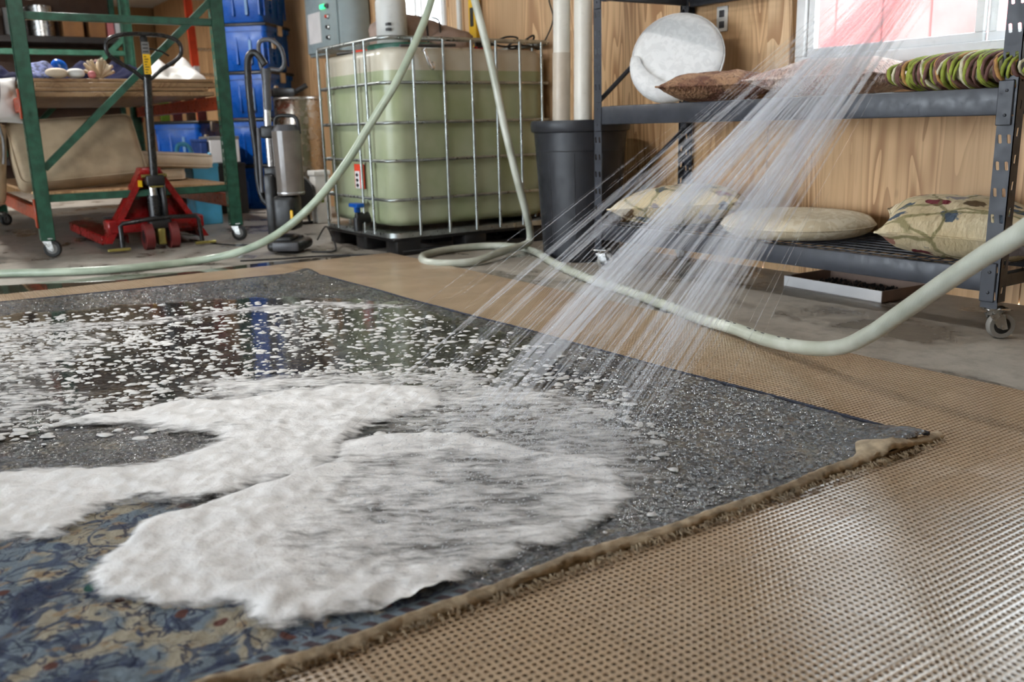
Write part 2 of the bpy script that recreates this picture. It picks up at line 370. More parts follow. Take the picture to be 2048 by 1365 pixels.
def rugmat():
    q = NT('persian_rug'); p = q.mix(.022, q.co, q.noisec(14, 3)); p = q.mix(.03, p, q.noisec(5, 2, p))
    s = q.n('ShaderNodeSeparateXYZ', {0: q.co}); y = s.outputs[1]
    cream, sky, navy, rust, slate, tan = lin(164, 156, 138), lin(114, 127, 138), lin(30, 40, 72), lin(96, 60, 54), lin(68, 79, 100), lin(146, 122, 94)
    c = q.mix(q.step(q.noise(12, 3, p), .43, .52), cream, sky)
    c = q.mix(q.math('MULTIPLY', q.step(q.noise(36, 2, p), .58, .66), .7), c, tan)
    v = q.n('ShaderNodeTexVoronoi', {'Vector': p, 'Scale': 10.}, feature='F1'); d = v.outputs['Distance']; rc = q.n('ShaderNodeSeparateColor', {0: v.outputs['Color']}).outputs[1]
    ang = q.noise(60, 2, p); dd = q.math('ADD', d, q.math('MULTIPLY', q.math('SUBTRACT', ang, .5), .45))
    ring = q.step(q.math('SINE', q.math('MULTIPLY', dd, 40.)), -.1, .6)
    flo = q.math('MULTIPLY', q.step(dd, .32, .42, 1., 0.), q.math('GREATER_THAN', rc, .4))
    c = q.mix(q.math('MULTIPLY', flo, .85), c, q.mix(ring, sky, slate))
    c = q.mix(q.math('MULTIPLY', flo, q.step(dd, .05, .10, 1., 0.)), c, rust)
    e1 = q.noise(9, 2, p, .5, 1.2); c = q.mix(q.math('MULTIPLY', q.step(q.math('ABSOLUTE', q.math('SUBTRACT', e1, .5)), .020, .042, 1., 0.), .9), c, slate)
    e2 = q.noise(17, 2, p, .5, 1.5); c = q.mix(q.math('MULTIPLY', q.step(q.math('ABSOLUTE', q.math('SUBTRACT', e2, .47)), .012, .030, 1., 0.), .75), c, navy)
    c = q.mix(q.math('MULTIPLY', q.step(q.noise(6, 3, p), .60, .66), .8), c, navy)
    v3 = q.n('ShaderNodeTexVoronoi', {'Vector': p, 'Scale': 30.}, feature='F1'); r3 = q.n('ShaderNodeSeparateColor', {0: v3.outputs['Color']}).outputs[0]
    c = q.mix(q.math('MULTIPLY', q.step(v3.outputs['Distance'], .28, .38, 1., 0.), q.math('GREATER_THAN', r3, .88)), c, rust)
    c = q.mix(q.math('MULTIPLY', q.step(v3.outputs['Distance'], .26, .32, 1., 0.), q.math('LESS_THAN', r3, .03)), c, lin(40, 84, 76))
    # guard border along the near end: diagonal dashes, then a plain slate strip
    dy = q.math('ADD', y, 1.555)
    gx = q.math('FRACT', q.math('MULTIPLY', q.math('ADD', s.outputs[0], q.math('MULTIPLY', y, .6)), 34.))
    gd = q.mix(q.step(gx, .40, .60), sky, lin(78, 66, 72))
    c = q.mix(q.step(dy, .044, .048, 1., 0.), c, sky); c = q.mix(q.step(dy, .038, .042, 1., 0.), c, gd); c = q.mix(q.step(dy, .018, .022, 1., 0.), c, slate)
    # soaked pile is darker where the water has been (its own ragged outline)
    wet = q.step(q.math('ADD', q.math('ADD', y, q.math('MULTIPLY', s.outputs[0], 2.)), q.math('MULTIPLY', q.noise(3, 4), .4)), -1.22, -.92)
    c = q.mix(q.math('MULTIPLY', wet, .56), c, lin(52, 48, 46))
    pile = q.noise(230, 3); tuft = q.noise(85, 4, q.map((1, 1.5, 1)), .65)
    glint_gaps = q.noise(66, 4, q.map((1, 1.4, 1)), .7)                              # speckle for glints and the dark gaps between, put into the pile colour
    c = q.mix(q.math('MULTIPLY', wet, q.step(glint_gaps, .44, .58, 0., .85)), c, lin(24, 22, 22))
    c = q.mix(q.math('MULTIPLY', wet, q.step(q.noise(95, 3), .60, .70, 0., .7)), c, lin(150, 146, 144))  # pale specks painted in as glints on the wet tufts
    q.set(Base_Color=c, Roughness=q.math('MULTIPLY_ADD', wet, -.55, .75), Specular_IOR_Level=q.math('MULTIPLY_ADD', wet, .5, .2))
    hgt = q.math('ADD', q.math('MULTIPLY', pile, .4), tuft); q.bump(hgt, .8, .008)
    cb = q.n('ShaderNodeBump', {'Height': q.noise(62, 1), 'Strength': 1., 'Distance': .012}).outputs[0]
    q.set(Coat_Weight=q.math('MULTIPLY', wet, .6), Coat_Roughness=.05, Coat_IOR=1.45, Coat_Normal=cb); return q.m
M['rug'] = rugmat()
def foammat():
    q = NT('soap_foam'); cv = q.n('ShaderNodeAttribute', attribute_name='cover').outputs['Fac']
    st = q.map((1, 1, 1), rot=(0, 0, R(34))); st = q.map((.55, 1.6, 1), co=st)
    n = q.noise(34, 5, st, .62); n2 = q.noise(9, 3, st)
    a = q.step(q.math('ADD', cv, q.math('ADD', q.math('MULTIPLY', q.math('SUBTRACT', n, .5), 1.1), q.math('MULTIPLY', q.math('SUBTRACT', n2, .5), .5))), .30, .92)
    c = q.mix(q.step(q.noise(18, 3), .3, .7), lin(222, 221, 220), lin(237, 236, 235))
    q.set(Base_Color=c, Roughness=.55, Alpha=a, Specular_IOR_Level=.4); q.bump(q.math('ADD', q.noise(120, 3), n), .35, .006); return q.m
M['foam'] = foammat()
M['bubble'] = mat('foam_bubble', lin(212, 211, 209), .22, var=.08, bump=.4, bsc=300)

# ------------------------------------------------------------------ the building
WX = 3.42
struct(MB().add([(-7, -4, 0), (WX, -4, 0), (WX, 14, 0), (-7, 14, 0)], [(0, 1, 2, 3)]), 'floor', M['concrete'])
struct(MB().box((-7, -1.5, 2.42), (WX+.2, 14.1, 2.5)), 'ceiling', M['ceil'])
wall = struct(MB().box((WX+.10, -1.5, 0), (WX+.14, .95, 2.42)).box((WX+.10, 2.95, 0), (WX+.14, 5.7, 2.42)).box((WX+.10, 6.9, 0), (WX+.14, 14.1, 2.42))
   .box((WX+.10, .95, 0), (WX+.14, 2.95, .86)).box((WX+.10, 5.7, 0), (WX+.14, 6.9, .96)).box((WX+.10, .95, 1.98), (WX+.14, 2.95, 2.42)).box((WX+.10, 5.7, 2.0), (WX+.14, 6.9, 2.42)), 'wall_right', M['ply'])
wins = [(1.12, 2.80, .905, 1.93), (5.86, 6.74, 1.0, 1.96)]
ed = [2.95+1.22*k for k in range(-4, 10)]
for a, b in zip(ed[:-1], ed[1:]):
    g = .0025; segs = [(a, b, 0, 2.42)]
    for (y0, y1, z0, z1) in wins:
        out = []
        for (p, q_, r_, s_) in segs:
            if q_ <= y0 or p >= y1: out.append((p, q_, r_, s_)); continue
            if p < y0: out.append((p, y0, r_, s_))
            if q_ > y1: out.append((y1, q_, r_, s_))
            lo, hi = max(p, y0), min(q_, y1); out += [(lo, hi, r_, z0), (lo, hi, z1, s_)]
        segs = out
    for (p, q_, r_, s_) in segs:
        struct(MB().box((WX, max(p, a+g), r_), (WX+.1, min(q_, b-g), s_)), 'plywood_panel', M['ply'], wall)
struct(MB().box((-5.1, -1.6, 0), (-5, .0, 2.42)).box((-5.1, 6.0, 0), (-5, 14.1, 2.42)).box((-5.1, 0, 2.15), (-5, 6.0, 2.42)), 'wall_left', M['plyfar'])
struct(MB().box((-5.1, -1.6, 0), (WX+.2, -1.5, 2.42)), 'wall_front', M['plyfar'])
wf = struct(MB().box((-7, 14.02, 0), (WX+.1, 14.1, 2.42)), 'wall_back', M['plyfar'])
for k in range(8):
    struct(MB().box((WX-1.22*(k+1)+.003, 14.0, 0), (WX-1.22*k-.003, 14.02, 2.42)), 'plywood_panel', M['plyfar'], wf)
# wooden stud beside the window, sill board
struct(MB().rbox((WX-.035, 2.815, .74), (WX+.01, 2.945, 2.42), .003), 'trim_1', M['stud'])
struct(MB().rbox((WX-.012, 5.62, .0), (WX+.01, 5.80, 2.42), .003), 'trim_2', M['stud'])
def window(name, y0, y1, z0, z1, mull):
    f = MB(); t = .05; x0, x1 = WX-.02, WX+.07
    f.rbox((x0, y0, z0), (x1, y1, z0+t), .006).rbox((x0, y0, z1-t), (x1, y1, z1), .006).rbox((x0, y0, z0+t), (x1, y0+t, z1-t), .006).rbox((x0, y1-t, z0+t), (x1, y1, z1-t), .006)
    o = struct(f, name, M['white_vinyl'])
    for (a, b) in ((y0+t, mull), (mull, y1-t)):
        xs = WX+(.0 if a > y0+t else .03)
        s = MB(); q = .035
        s.rbox((xs, a, z0+t), (xs+.03, b, z0+t+q), .004).rbox((xs, a, z1-t-q), (xs+.03, b, z1-t), .004).rbox((xs, a, z0+t+q), (xs+.03, a+q, z1-t-q), .004).rbox((xs, b-q, z0+t+q), (xs+.03, b, z1-t-q), .004)
        sh = struct(s, 'sash', M['white_vinyl'], o)
        struct(MB().box((xs+.013, a+q, z0+t+q), (xs+.017, b-q, z1-t-q)), 'pane', M['glass'], sh)
    return o
window('window_1', *wins[0], 1.96); window('window_2', *wins[1], 6.3)
# outside: gravel yard and the red building next door
struct(MB().box((WX+.15, -12, -.1), (30, 30, -.02)), 'ground_outside', M['gravel'])
barn = thing('barn', 'red board-sided building seen through the right window', 'building', (6.8, 7.1, -.02))
for k in range(16):
    y = 3.78+k*.42
    MB().rbox((6.6+.012*(k % 2), y, -.02), (6.7, y+.41, 2.5), .01, 1).obj('siding_board', M['barnglare'], barn)
MB().box((6.7, 3.78, -.02), (10, 10.49, 2.5)).obj('body', M['barnglare'], barn)
# fill lamps added under the ceiling to brighten the room, unseen above the frame
for i, (x, y) in enumerate(((.9, 3.2), (.9, 7.2), (.9, 11.0))):
    e = thing('fill_light', ('added unseen ceiling fill lamp over the rug', 'added unseen ceiling fill lamp over the green rack', 'added unseen ceiling fill lamp near the back wall')[i], 'light', (x, y, 2.42), 'added ceiling fill lamps')
    MB().rbox((x-.08, y-.62, 2.36), (x+.08, y+.62, 2.42), .01).obj('housing', M['white_plastic'], e)
    ld = bpy.data.lights.new('fill_area', 'AREA'); ld.shape = 'RECTANGLE'; ld.size = .12; ld.size_y = 1.2; ld.energy = (20, 42, 42)[i]; ld.color = (1, .98, .95)
    lo = bpy.data.objects.new('fill_emitter', ld); lo.location = (0, 0, -.07); lo.parent = e; col.objects.link(lo)
# outlet, conduit, spirit level on the wall
e = thing('wall_outlet', 'white double outlet on the plywood left of the window', 'outlet', (WX, 3.249, 1.166))
MB().rbox((WX-.008, 3.214, 1.108), (WX, 3.284, 1.224), .004).obj('plate', M['white_plastic'], e)
for z in (1.14, 1.19): MB().rbox((WX-.011, 3.233, z-.016), (WX-.007, 3.265, z+.016), .004).obj('socket', M['greyplas'], e)
one(MB().tube([(WX-.02, 5.65, .9), (WX-.02, 5.65, 2.42)], .02, 12), 'conduit_pipe', M['white_plastic'], 'thin white conduit pipe on the wall above the tank', 'pipe', (WX-.02, 5.65, .9), 50)
e = thing('spirit_level', 'yellow spirit level standing against the plywood wall', 'level', (3.38, 5.44, 1.1))
MB().rbox((3.36, 5.38, 1.17), (3.40, 5.47, 1.86), .006).obj('body', M['yellow'], e)
MB().rbox((3.355, 5.405, 1.34), (3.40, 5.448, 1.46), .006).obj('vial_window', M['black'], e)
MB().rbox((3.352, 5.378, 1.17), (3.402, 5.40, 1.25), .004).obj('end_cap', M['black'], e)
e = thing('junction_box', 'small white junction box high on the plywood wall', 'box', (3.40, 5.26, 1.5))
MB().rbox((3.36, 5.22, 1.505), (3.42, 5.30, 1.60), .006).obj('body', M['white_plastic'], e); MB().rbox((3.355, 5.20, 1.50), (3.42, 5.225, 1.60), .004).obj('cover', M['greyplas'], e)
one(MB().tube(spline([(3.41, 4.55, 1.75), (3.40, 4.62, 1.45), (3.40, 4.58, 1.30), (3.38, 4.66, 1.16)]), .005, 6), 'wall_cable', M['black'], 'thin black cord running down the plywood wall', 'cord', (3.38, 4.66, 1.16), 50)
# electrical panel
e = thing('electrical_panel', 'grey electrical control panel with green light and push buttons', 'panel', (3.28, 7.4, 1.29))
MB().rbox((3.15, 7.06, 1.30), (3.41, 7.74, 2.1), .012).obj('cabinet', M['panelgrey'], e, 40)
MB().rbox((3.13, 7.09, 1.325), (3.15, 7.72, 2.08), .006).obj('door', M['panelgrey'], e, 40)
MB().box((3.125, 7.40, 1.40), (3.1305, 7.66, 1.64)).obj('paper_notice', M['paper'], e)
for k, z in enumerate((1.665, 1.585, 1.505, 1.425)):
    b = MB().lathe([(.02, 0), (.02, .012), (.014, .018)], 14, TR((3.13, 7.24, z), 0, 0, R(-90))).obj('push_button', M['steel'] if k else M['greyplas'], e, 40)
    MB().lathe([(.013, 0), (.013, .012), (.006, .016)], 12, TR((3.113, 7.24, z), 0, 0, R(-90))).obj('button_cap', (M['greyplas'], M['redlabel'], M['black'], M['black'])[k], b, 40)
b = MB().rbox((3.105, 7.28, 1.65), (3.13, 7.36, 1.685), .01).obj('indicator_light', M['led'], e, 40)

# ------------------------------------------------------------------ drainage mat of perforated tiles
TP = .312; MX1 = 2.29; MY0 = .292
matE = thing('drainage_mat', 'beige perforated drainage mat under the wet rug', 'mat', (.9, 2.4, 0))
tm = MB().perf(.31085/26, .31085/26, 26, 26, OCT(.0042, .86), .0028, Matrix.Translation((.0003, .0003, 0)), rim=.0003)
for lo, hi in (((0, 0, -.0148), (.0012, .3114, -.001)), ((.3102, 0, -.0148), (.3114, .3114, -.001)), ((.0012, 0, -.0148), (.3102, .0012, -.001)), ((.0012, .3102, -.0148), (.3102, .3114, -.001))): tm.box(lo, hi)
me = bpy.data.meshes.new('tile'); me.from_pydata(tm.v, [], tm.f); me.materials.append(M['tile']); me.update()
for i in range(10):
    for j in range(14):
        o = bpy.data.objects.new('tile', me); o.parent = matE
        o.location = (MX1-TP*(i+1)-.9, MY0+TP*j-2.4, .0155+random.uniform(-.0003, .0003)); col.objects.link(o)
# floor shows through the holes: the concrete itself

# ------------------------------------------------------------------ rug
def vnoise(nx, ny, cells, seed):
    g = np.random.default_rng(seed).random((cells[1]+2, cells[0]+2))
    x = np.linspace(0, cells[0], nx, endpoint=False); y = np.linspace(0, cells[1], ny, endpoint=False)
    xi = x.astype(int); yi = y.astype(int); fx = x-xi; fy = y-yi; fx = fx*fx*(3-2*fx); fy = fy*fy*(3-2*fy)
    a = g[np.ix_(yi, xi)]; b = g[np.ix_(yi, xi+1)]; c = g[np.ix_(yi+1, xi)]; d = g[np.ix_(yi+1, xi+1)]
    return (a*(1-fx)+b*fx)*(1-fy)[:, None]+(c*(1-fx)+d*fx)*fy[:, None]
RA, RB, RC, RD = (-.7, 1.07), (1.757, 1.052), (1.638, 4.225), (-.7, 4.47)
nx, ny = 490, 640
U, V = np.meshgrid(np.linspace(0, 1, nx), np.linspace(0, 1, ny))
def bil(k): return (RA[k]*(1-U)+RB[k]*U)*(1-V)+(RD[k]*(1-U)+RC[k]*U)*V
GX, GY = bil(0), bil(1)
nz = vnoise(nx, ny, (9, 12), 3)*.004+vnoise(nx, ny, (60, 80), 4)*.0020+vnoise(nx, ny, (190, 240), 5)*.0034+vnoise(nx, ny, (340, 440), 6)*.0014
edge = np.minimum(np.minimum(U*2.4, (1-U)*2.4), np.minimum(V*3.2, (1-V)*3.2))
GZ = .0235+nz-.007*np.clip(1-edge/.012, 0, 1)**2
GZ += .02*np.exp(-(((U-.985)*2.4/.09)**2+((V-.0)*3.2/.09)**2))           # the near corner lifts a little
GZ += .02*np.exp(-(((U-1)*2.4/.1)**2+((V-1)*3.2/.1)**2))
GY = GY+.006*(np.sin(U*23)+.6*np.sin(U*51+1))*np.exp(-V*60)
GX = GX+.004*(np.sin(V*17)+.5*np.sin(V*40+2))*np.exp(-(1-U)*60)
rug = thing('area_rug', 'soaked blue and cream persian rug half covered in soap foam', 'rug', (.5, 2.6, .0155))
def gridobj(X, Y, Z, name, m, parent, keep=None, attr=None):
    h, wd = X.shape; idx = np.arange(h*wd).reshape(h, wd)
    q = np.stack([idx[:-1, :-1], idx[:-1, 1:], idx[1:, 1:], idx[1:, :-1]], -1).reshape(-1, 4)
    v = np.stack([X, Y, Z], -1).reshape(-1, 3)
    if keep is not None:
        k = keep[:-1, :-1] | keep[:-1, 1:] | keep[1:, 1:] | keep[1:, :-1]; q = q[k.reshape(-1)]
        used = np.unique(q); rm = np.full(h*wd, -1); rm[used] = np.arange(len(used)); q = rm[q]; v = v[used]
        if attr is not None: attr = attr.reshape(-1)[used]
    off = np.zeros(3)
    if parent is not None: off = np.array(parent.location)
    me = bpy.data.meshes.new(name); me.from_pydata((v-off).tolist(), [], q.tolist()); me.update(); me.materials.append(m); me.shade_smooth()
    if attr is not None:
        a = me.attributes.new('cover', 'FLOAT', 'POINT'); a.data.foreach_set('value', np.ascontiguousarray(attr.reshape(-1), dtype=np.float32))
    o = bpy.data.objects.new(name, me); o.parent = parent; col.objects.link(o); return o
gridobj(GX, GY, GZ, 'pile', M['rug'], rug)
# thin body under the pile, navy selvedge cord on the long side, frayed beige backing along the near end
MB().add([(x, y, .0165) for x, y in (RA, RB, RC, RD)]+[(x, y, .0235) for x, y in (RA, RB, RC, RD)], [(0,3,2,1),(0,1,5,4),(1,2,6,5),(2,3,7,6),(3,0,4,7)]).obj('rug_body', M['backing'], rug)
sp = [(GX[j, -1]+.002, GY[j, -1], .0245+.0006*math.sin(j*2.1)+max(0, GZ[j, -1]-.026)*.9) for j in range(0, ny, 2)]
MB().tube(sp, [.0055+.0004*math.sin(j*1.7) for j in range(len(sp))], 6).obj('selvedge', M['selvedge'], rug, 60)
sp = [(GX[-1, j], GY[-1, j]+.002, .0245+max(0, GZ[-1, j]-.026)*.9) for j in range(0, nx, 4)]
MB().tube(sp, .006, 6).obj('end_binding', M['selvedge'], rug, 60)
fb = MB(); N = 520; rows = 7; vs = []; fs = []
for i in range(N):
    u = i/(N-1); x = RA[0]+(RB[0]-RA[0])*u+.045*max(0, (u-.985)/.015); y = RA[1]+(RB[1]-RA[1])*u+.006*(math.sin(u*23)+.6*math.sin(u*51+1))
    lump = mnoise.noise(Vector((x*9, 0, 3)))*.6+mnoise.noise(Vector((x*31, 0, 7)))*.6+mnoise.noise(Vector((x*90, 2, 7)))*.4
    wdt = .012+.011*lump; lift = max(0, -.001+.010*mnoise.noise(Vector((x*6, 5, 1)))+.008*mnoise.noise(Vector((x*19, 5, 1))))
    cl = math.exp(-((x-1.63)/.07)**2); lift += .016*cl; back = .007+.05*math.exp(-((x-1.60)/.045)**2)
    prof = [(back, .0300+.010*cl), (back*.4, .0320+.012*cl+.3*lift), (0, .0310+.006*cl+.5*lift), (-.35*wdt, .0285+lift), (-.8*wdt, .0265+lift*1.05), (-wdt, .022+lift), (-.85*wdt, .0175+lift*.9)]
    for k, (a, b) in enumerate(prof):
        vs.append((x, y+a+.002*mnoise.noise(Vector((x*70, k*3., 2))), b+.0025*mnoise.noise(Vector((x*55, k*4., 9)))))
for i in range(N-1):
    for k in range(rows-1): fs.append((i*rows+k, (i+1)*rows+k, (i+1)*rows+k+1, i*rows+k+1))
fb.add(vs, fs).obj('backing_edge', M['backing'], rug, 60)
fr = MB()
for k in range(900):
    u = random.random(); x = RA[0]+(RB[0]-RA[0])*u+(.05*random.random() if u > .985 else 0); y = RA[1]+(RB[1]-RA[1])*u-.018+random.uniform(-.008, .006)
    L = random.uniform(.008, .02); a = random.uniform(-1.2, 1.2)
    fr.tube([(x, y, .0255), (x+L*.5*math.sin(a), y-L*.45, .024), (x+L*math.sin(a), y-L*.8*math.cos(a), .0185)], [.0012, .001, .0006], 3, cap=False)
fr.obj('frayed_threads', M['backing'], rug, 60, 'stuff')

# ------------------------------------------------------------------ water and foam on the rug
ZONE = {
 'S1':[(0.117,2.229),(0.184,2.295),(0.287,2.339),(0.463,2.351),(0.635,2.295),(0.778,2.285),(0.945,2.210),(1.097,2.069),(1.081,1.937),(0.900,1.830),(0.795,1.822),(0.682,1.674),(0.540,1.633),(0.431,1.656),(0.317,1.713),(0.247,1.737),(0.190,1.654),(0.123,1.649),(0.022,1.689),(-0.35,1.80),(-0.4,2.45)],
 'HOLE':[(-0.3,2.42),(0.122,2.287),(0.256,2.283),(0.427,2.194),(0.531,2.066),(0.546,1.967),(0.468,1.923),(0.386,1.886),(0.230,1.982),(0.101,2.054),(-0.3,2.2)],
 'S2':[(0.138,1.463),(0.174,1.466),(0.180,1.503),(0.275,1.583),(0.298,1.630),(0.376,1.625),(0.429,1.651),(0.524,1.645),(0.666,1.687),(0.763,1.805),(0.956,1.696),(1.065,1.468),(1.126,1.330),(1.034,1.179),(0.910,1.114),(0.746,1.100),(0.602,1.088),(0.502,1.087),(0.407,1.114),(0.355,1.130),(0.317,1.174),(0.336,1.199),(0.306,1.240),(0.225,1.282),(0.174,1.348)],
 'S2in':[(0.736,1.745),(0.939,1.667),(1.057,1.456),(1.134,1.324),(1.034,1.179),(0.910,1.114),(0.746,1.100),(0.630,1.106),(0.535,1.119),(0.439,1.191),(0.413,1.287),(0.457,1.408),(0.560,1.484)],
 'MIST':[(0.824,2.260),(1.186,2.090),(1.390,1.801),(1.427,1.506),(1.264,1.333),(1.047,1.140),(0.898,1.099),(0.923,1.639),(0.792,1.869)],
 'POOL':[(-0.4,3.75),(0.274,3.912),(0.603,3.774),(0.995,3.668),(1.354,3.406),(1.55,3.133),(1.563,2.669),(1.56,2.292),(1.548,1.893),(1.548,1.616),(1.535,1.419),(1.359,1.297),(1.219,1.407),(0.973,1.726),(0.790,2.171),(0.559,2.248),(0.332,2.279),(0.124,2.307),(-0.4,2.42)],
 'LINE':[(-0.4,3.97),(0.259,3.752),(0.730,3.518),(1.065,3.511),(1.354,3.406),(1.588,3.170),(1.64,2.894),(1.606,2.830),(1.533,3.062),(1.305,3.287),(1.018,3.363),(0.697,3.376),(0.237,3.512),(-0.4,3.72)],
 'LEFT':[(-0.4,3.62),(0.269,3.857),(0.504,3.713),(0.631,3.380),(0.320,2.796),(0.331,2.540),(0.479,2.421),(0.604,2.320),(0.429,2.202),(0.124,2.307),(-0.4,2.42)],
 'DENSE':[(0.617,2.555),(0.891,2.432),(1.252,2.205),(1.344,1.961),(1.091,1.929),(0.790,2.171),(0.550,2.308)],
}
def inside(poly, X, Y):
    r = np.zeros(X.shape, bool); n = len(poly)
    for i in range(n):
        (x0, y0), (x1, y1) = poly[i], poly[(i+1) % n]
        c = ((y0 > Y) != (y1 > Y)); r ^= c & (X < (x1-x0)*(Y-y0)/((y1-y0) if y1 != y0 else 1e-9)+x0)
    return r
def blur(a, k):
    for ax in (0, 1):
        for _ in range(2):
            p = np.pad(a, [(k, k) if i == ax else (0, 0) for i in (0, 1)], mode='edge'); c = np.cumsum(p, ax); c = np.insert(c, 0, 0, ax)
            n_ = a.shape[ax]; a = (np.take(c, range(2*k+1, n_+2*k+1), ax)-np.take(c, range(0, n_), ax))/(2*k+1)
    return a
fx0, fx1, fy0, fy1 = -.4, 1.66, 1.09, 4.05; st = .0075
FX, FY = np.meshgrid(np.arange(fx0, fx1, st), np.arange(fy0, fy1, st))
hh, ww = FX.shape
wob = (vnoise(ww, hh, (30, 42), 11)-.5)*.07+(vnoise(ww, hh, (80, 115), 12)-.5)*.03; wob2 = (vnoise(ww, hh, (30, 42), 13)-.5)*.07+(vnoise(ww, hh, (80, 115), 14)-.5)*.03
I = {k: inside(p, FX+wob*(.45 if k[:2] == 'S2' else 1), FY+wob2*(.45 if k[:2] == 'S2' else 1)).astype(float) for k, p in ZONE.items()}
cov = np.zeros_like(FX)
cov = np.maximum(cov, blur(I['POOL'], 6)*.16)
cov = np.maximum(cov, blur(I['MIST'], 10)*.60)
cov = np.maximum(cov, blur(I['LINE'], 4)*.62)
cov = np.maximum(cov, blur(I['LEFT'], 10)*.44)
cov = np.maximum(cov, blur(I['DENSE'], 8)*.62)
s1 = blur(I['S1'], 3); cov = np.maximum(cov, s1*1.02)
cov = cov*(1-.85*blur(I['HOLE'], 4))
s2 = blur(I['S2'], 2); inn = blur(I['S2in'], 9); cov = np.maximum(cov, s2*(1.08-.42*inn))
band = vnoise(ww, hh, (11, 14), 21)*.6+vnoise(ww, hh, (26, 36), 22)*.4
cov = cov+np.where(cov > .1, (band-.5)*.30*(1-np.clip(s2-inn, 0, 1)*.7), 0)
cov = np.clip(cov, 0, 1.2)
rip = vnoise(ww, hh, (40, 58), 31)*.5+vnoise(ww, hh, (110, 160), 32)*.5
FZ = .0315+.0135*np.clip(cov, 0, 1)**2*(.35+rip)+.002*rip
fo = gridobj(FX, FY, FZ, 'soap_foam', M['foam'], None, cov > .1, cov)
tag(fo, 'thick white soap foam spread in sheets over the rug', 'foam', kind='stuff')
# film of standing water
wf_ = [(x, y) for x, y in ZONE['POOL']]
fi = inside([(-.55, 4.02), (.3, 3.98), (.8, 3.86), (1.3, 3.62), (1.58, 3.2), (1.6, 2.4), (1.5, 1.9), (1.3, 1.7), (1.1, 1.6), (.8, 1.7), (.5, 1.85), (.1, 1.9), (-.55, 2.0)], FX+wob, FY+wob2) & (I['HOLE'] < .5)
wz = np.full_like(FX, .0325)
tag(gridobj(FX, FY, wz, 'water_film', M['film'], None, fi), 'clear film of standing water pooled on the rug', 'water', kind='stuff')
# floating foam blobs, too many to count
dome = []
for rr_, zz in ((1, 0), (.8, .55), (.4, .9)):
    for k in range(8): dome.append((rr_*math.cos(k*math.pi/4), rr_*math.sin(k*math.pi/4), zz))
dome.append((0, 0, 1)); dome = np.array(dome)
df = [(i*8+k, i*8+(k+1) % 8, (i+1)*8+(k+1) % 8, (i+1)*8+k) for i in range(2) for k in range(8)]
NB = 30000; px_ = rng.uniform(fx0, fx1, NB); py_ = rng.uniform(fy0, fy1, NB)
ix = ((px_-fx0)/st).astype(int).clip(0, ww-1); iy = ((py_-fy0)/st).astype(int).clip(0, hh-1)
dens = (blur(I['POOL'], 8)*.35+.4*blur(I['DENSE'], 10)+.3*blur(I['LEFT'], 10)+.15*blur(I['MIST'], 10))*np.clip((1.75-FX)/.5, 0, 1)**.5*(.25+1.2*vnoise(ww, hh, (24, 34), 41))
ok = (rng.random(NB) < dens[iy, ix]) & (cov[iy, ix] < .95) & (px_-.55*py_ < .55)
bx, by = px_[ok], py_[ok]; n_ = len(bx)
rad = rng.gamma(2.0, .0027, n_).clip(.002, .0115); el = rng.uniform(1., 2.0, n_); an = R(-34)+rng.normal(0, .45, n_)
V_ = np.zeros((n_, len(dome), 3))
lx = dome[:, 0][None]*(rad*el)[:, None]; ly = dome[:, 1][None]*rad[:, None]*1.05
jit = 1+rng.uniform(-.25, .25, (n_, len(dome))); lx *= jit; ly *= jit
V_[..., 0] = bx[:, None]+lx*np.cos(an)[:, None]-ly*np.sin(an)[:, None]; V_[..., 1] = by[:, None]+lx*np.sin(an)[:, None]+ly*np.cos(an)[:, None]
V_[..., 2] = .0318+dome[:, 2][None]*(.0018+.22*rad)[:, None]
F4 = []; 
for i in range(n_):
    o_ = i*len(dome); F4 += [tuple(a+o_ for a in f) for f in df]+[(o_+16+k, o_+16+(k+1) % 8, o_+24) for k in range(8)]
me = bpy.data.meshes.new('foam_bubbles'); me.from_pydata(V_.reshape(-1, 3).tolist(), [], F4); me.update(); me.shade_smooth(); me.materials.append(M['bubble'])
o = bpy.data.objects.new('foam_bubbles', me); col.objects.link(o); tag(o, 'small white foam blobs floating scattered on the wet rug', 'foam', kind='stuff')
bd_ = MB(); hd = [(1,0,0),(.5,.87,0),(-.5,.87,0),(-1,0,0),(-.5,-.87,0),(.5,-.87,0),(.6,0,.75),(.3,.52,.75),(-.3,.52,.75),(-.6,0,.75),(-.3,-.52,.75),(.3,-.52,.75),(0,0,1)]  # clear water domes added so the soaked pile glints
hf = [(k, (k+1) % 6, 6+(k+1) % 6, 6+k) for k in range(6)]+[(6+k, 6+(k+1) % 6, 12) for k in range(6)]
for k in range(8200):
    u, v = random.random(), random.random(); x = .95+.80*u; y = 1.075+1.25*v*(u*.9+.1)
    if k > 7000: x = random.uniform(-.2, .55); y = 1.90+.42*v-.25*max(0, x)*v
    elif k > 5200: x = random.uniform(-.2, 1.66); y = 3.55+.8*v-.45*(x/1.6)**2
    r_ = random.uniform(.0018, .0052); a = random.uniform(0, 3); ca, sa = math.cos(a)*r_*random.uniform(1, 1.8), math.sin(a)*r_; z = .0275+random.uniform(0, .002)
    if x > 1.74-(y-1.05)*.037: continue
    bd_.add([(x+p*math.cos(a)*r_*1.4-q_*math.sin(a)*r_, y+p*math.sin(a)*r_*1.4+q_*math.cos(a)*r_, z+t*r_*.7) for p, q_, t in hd], hf)
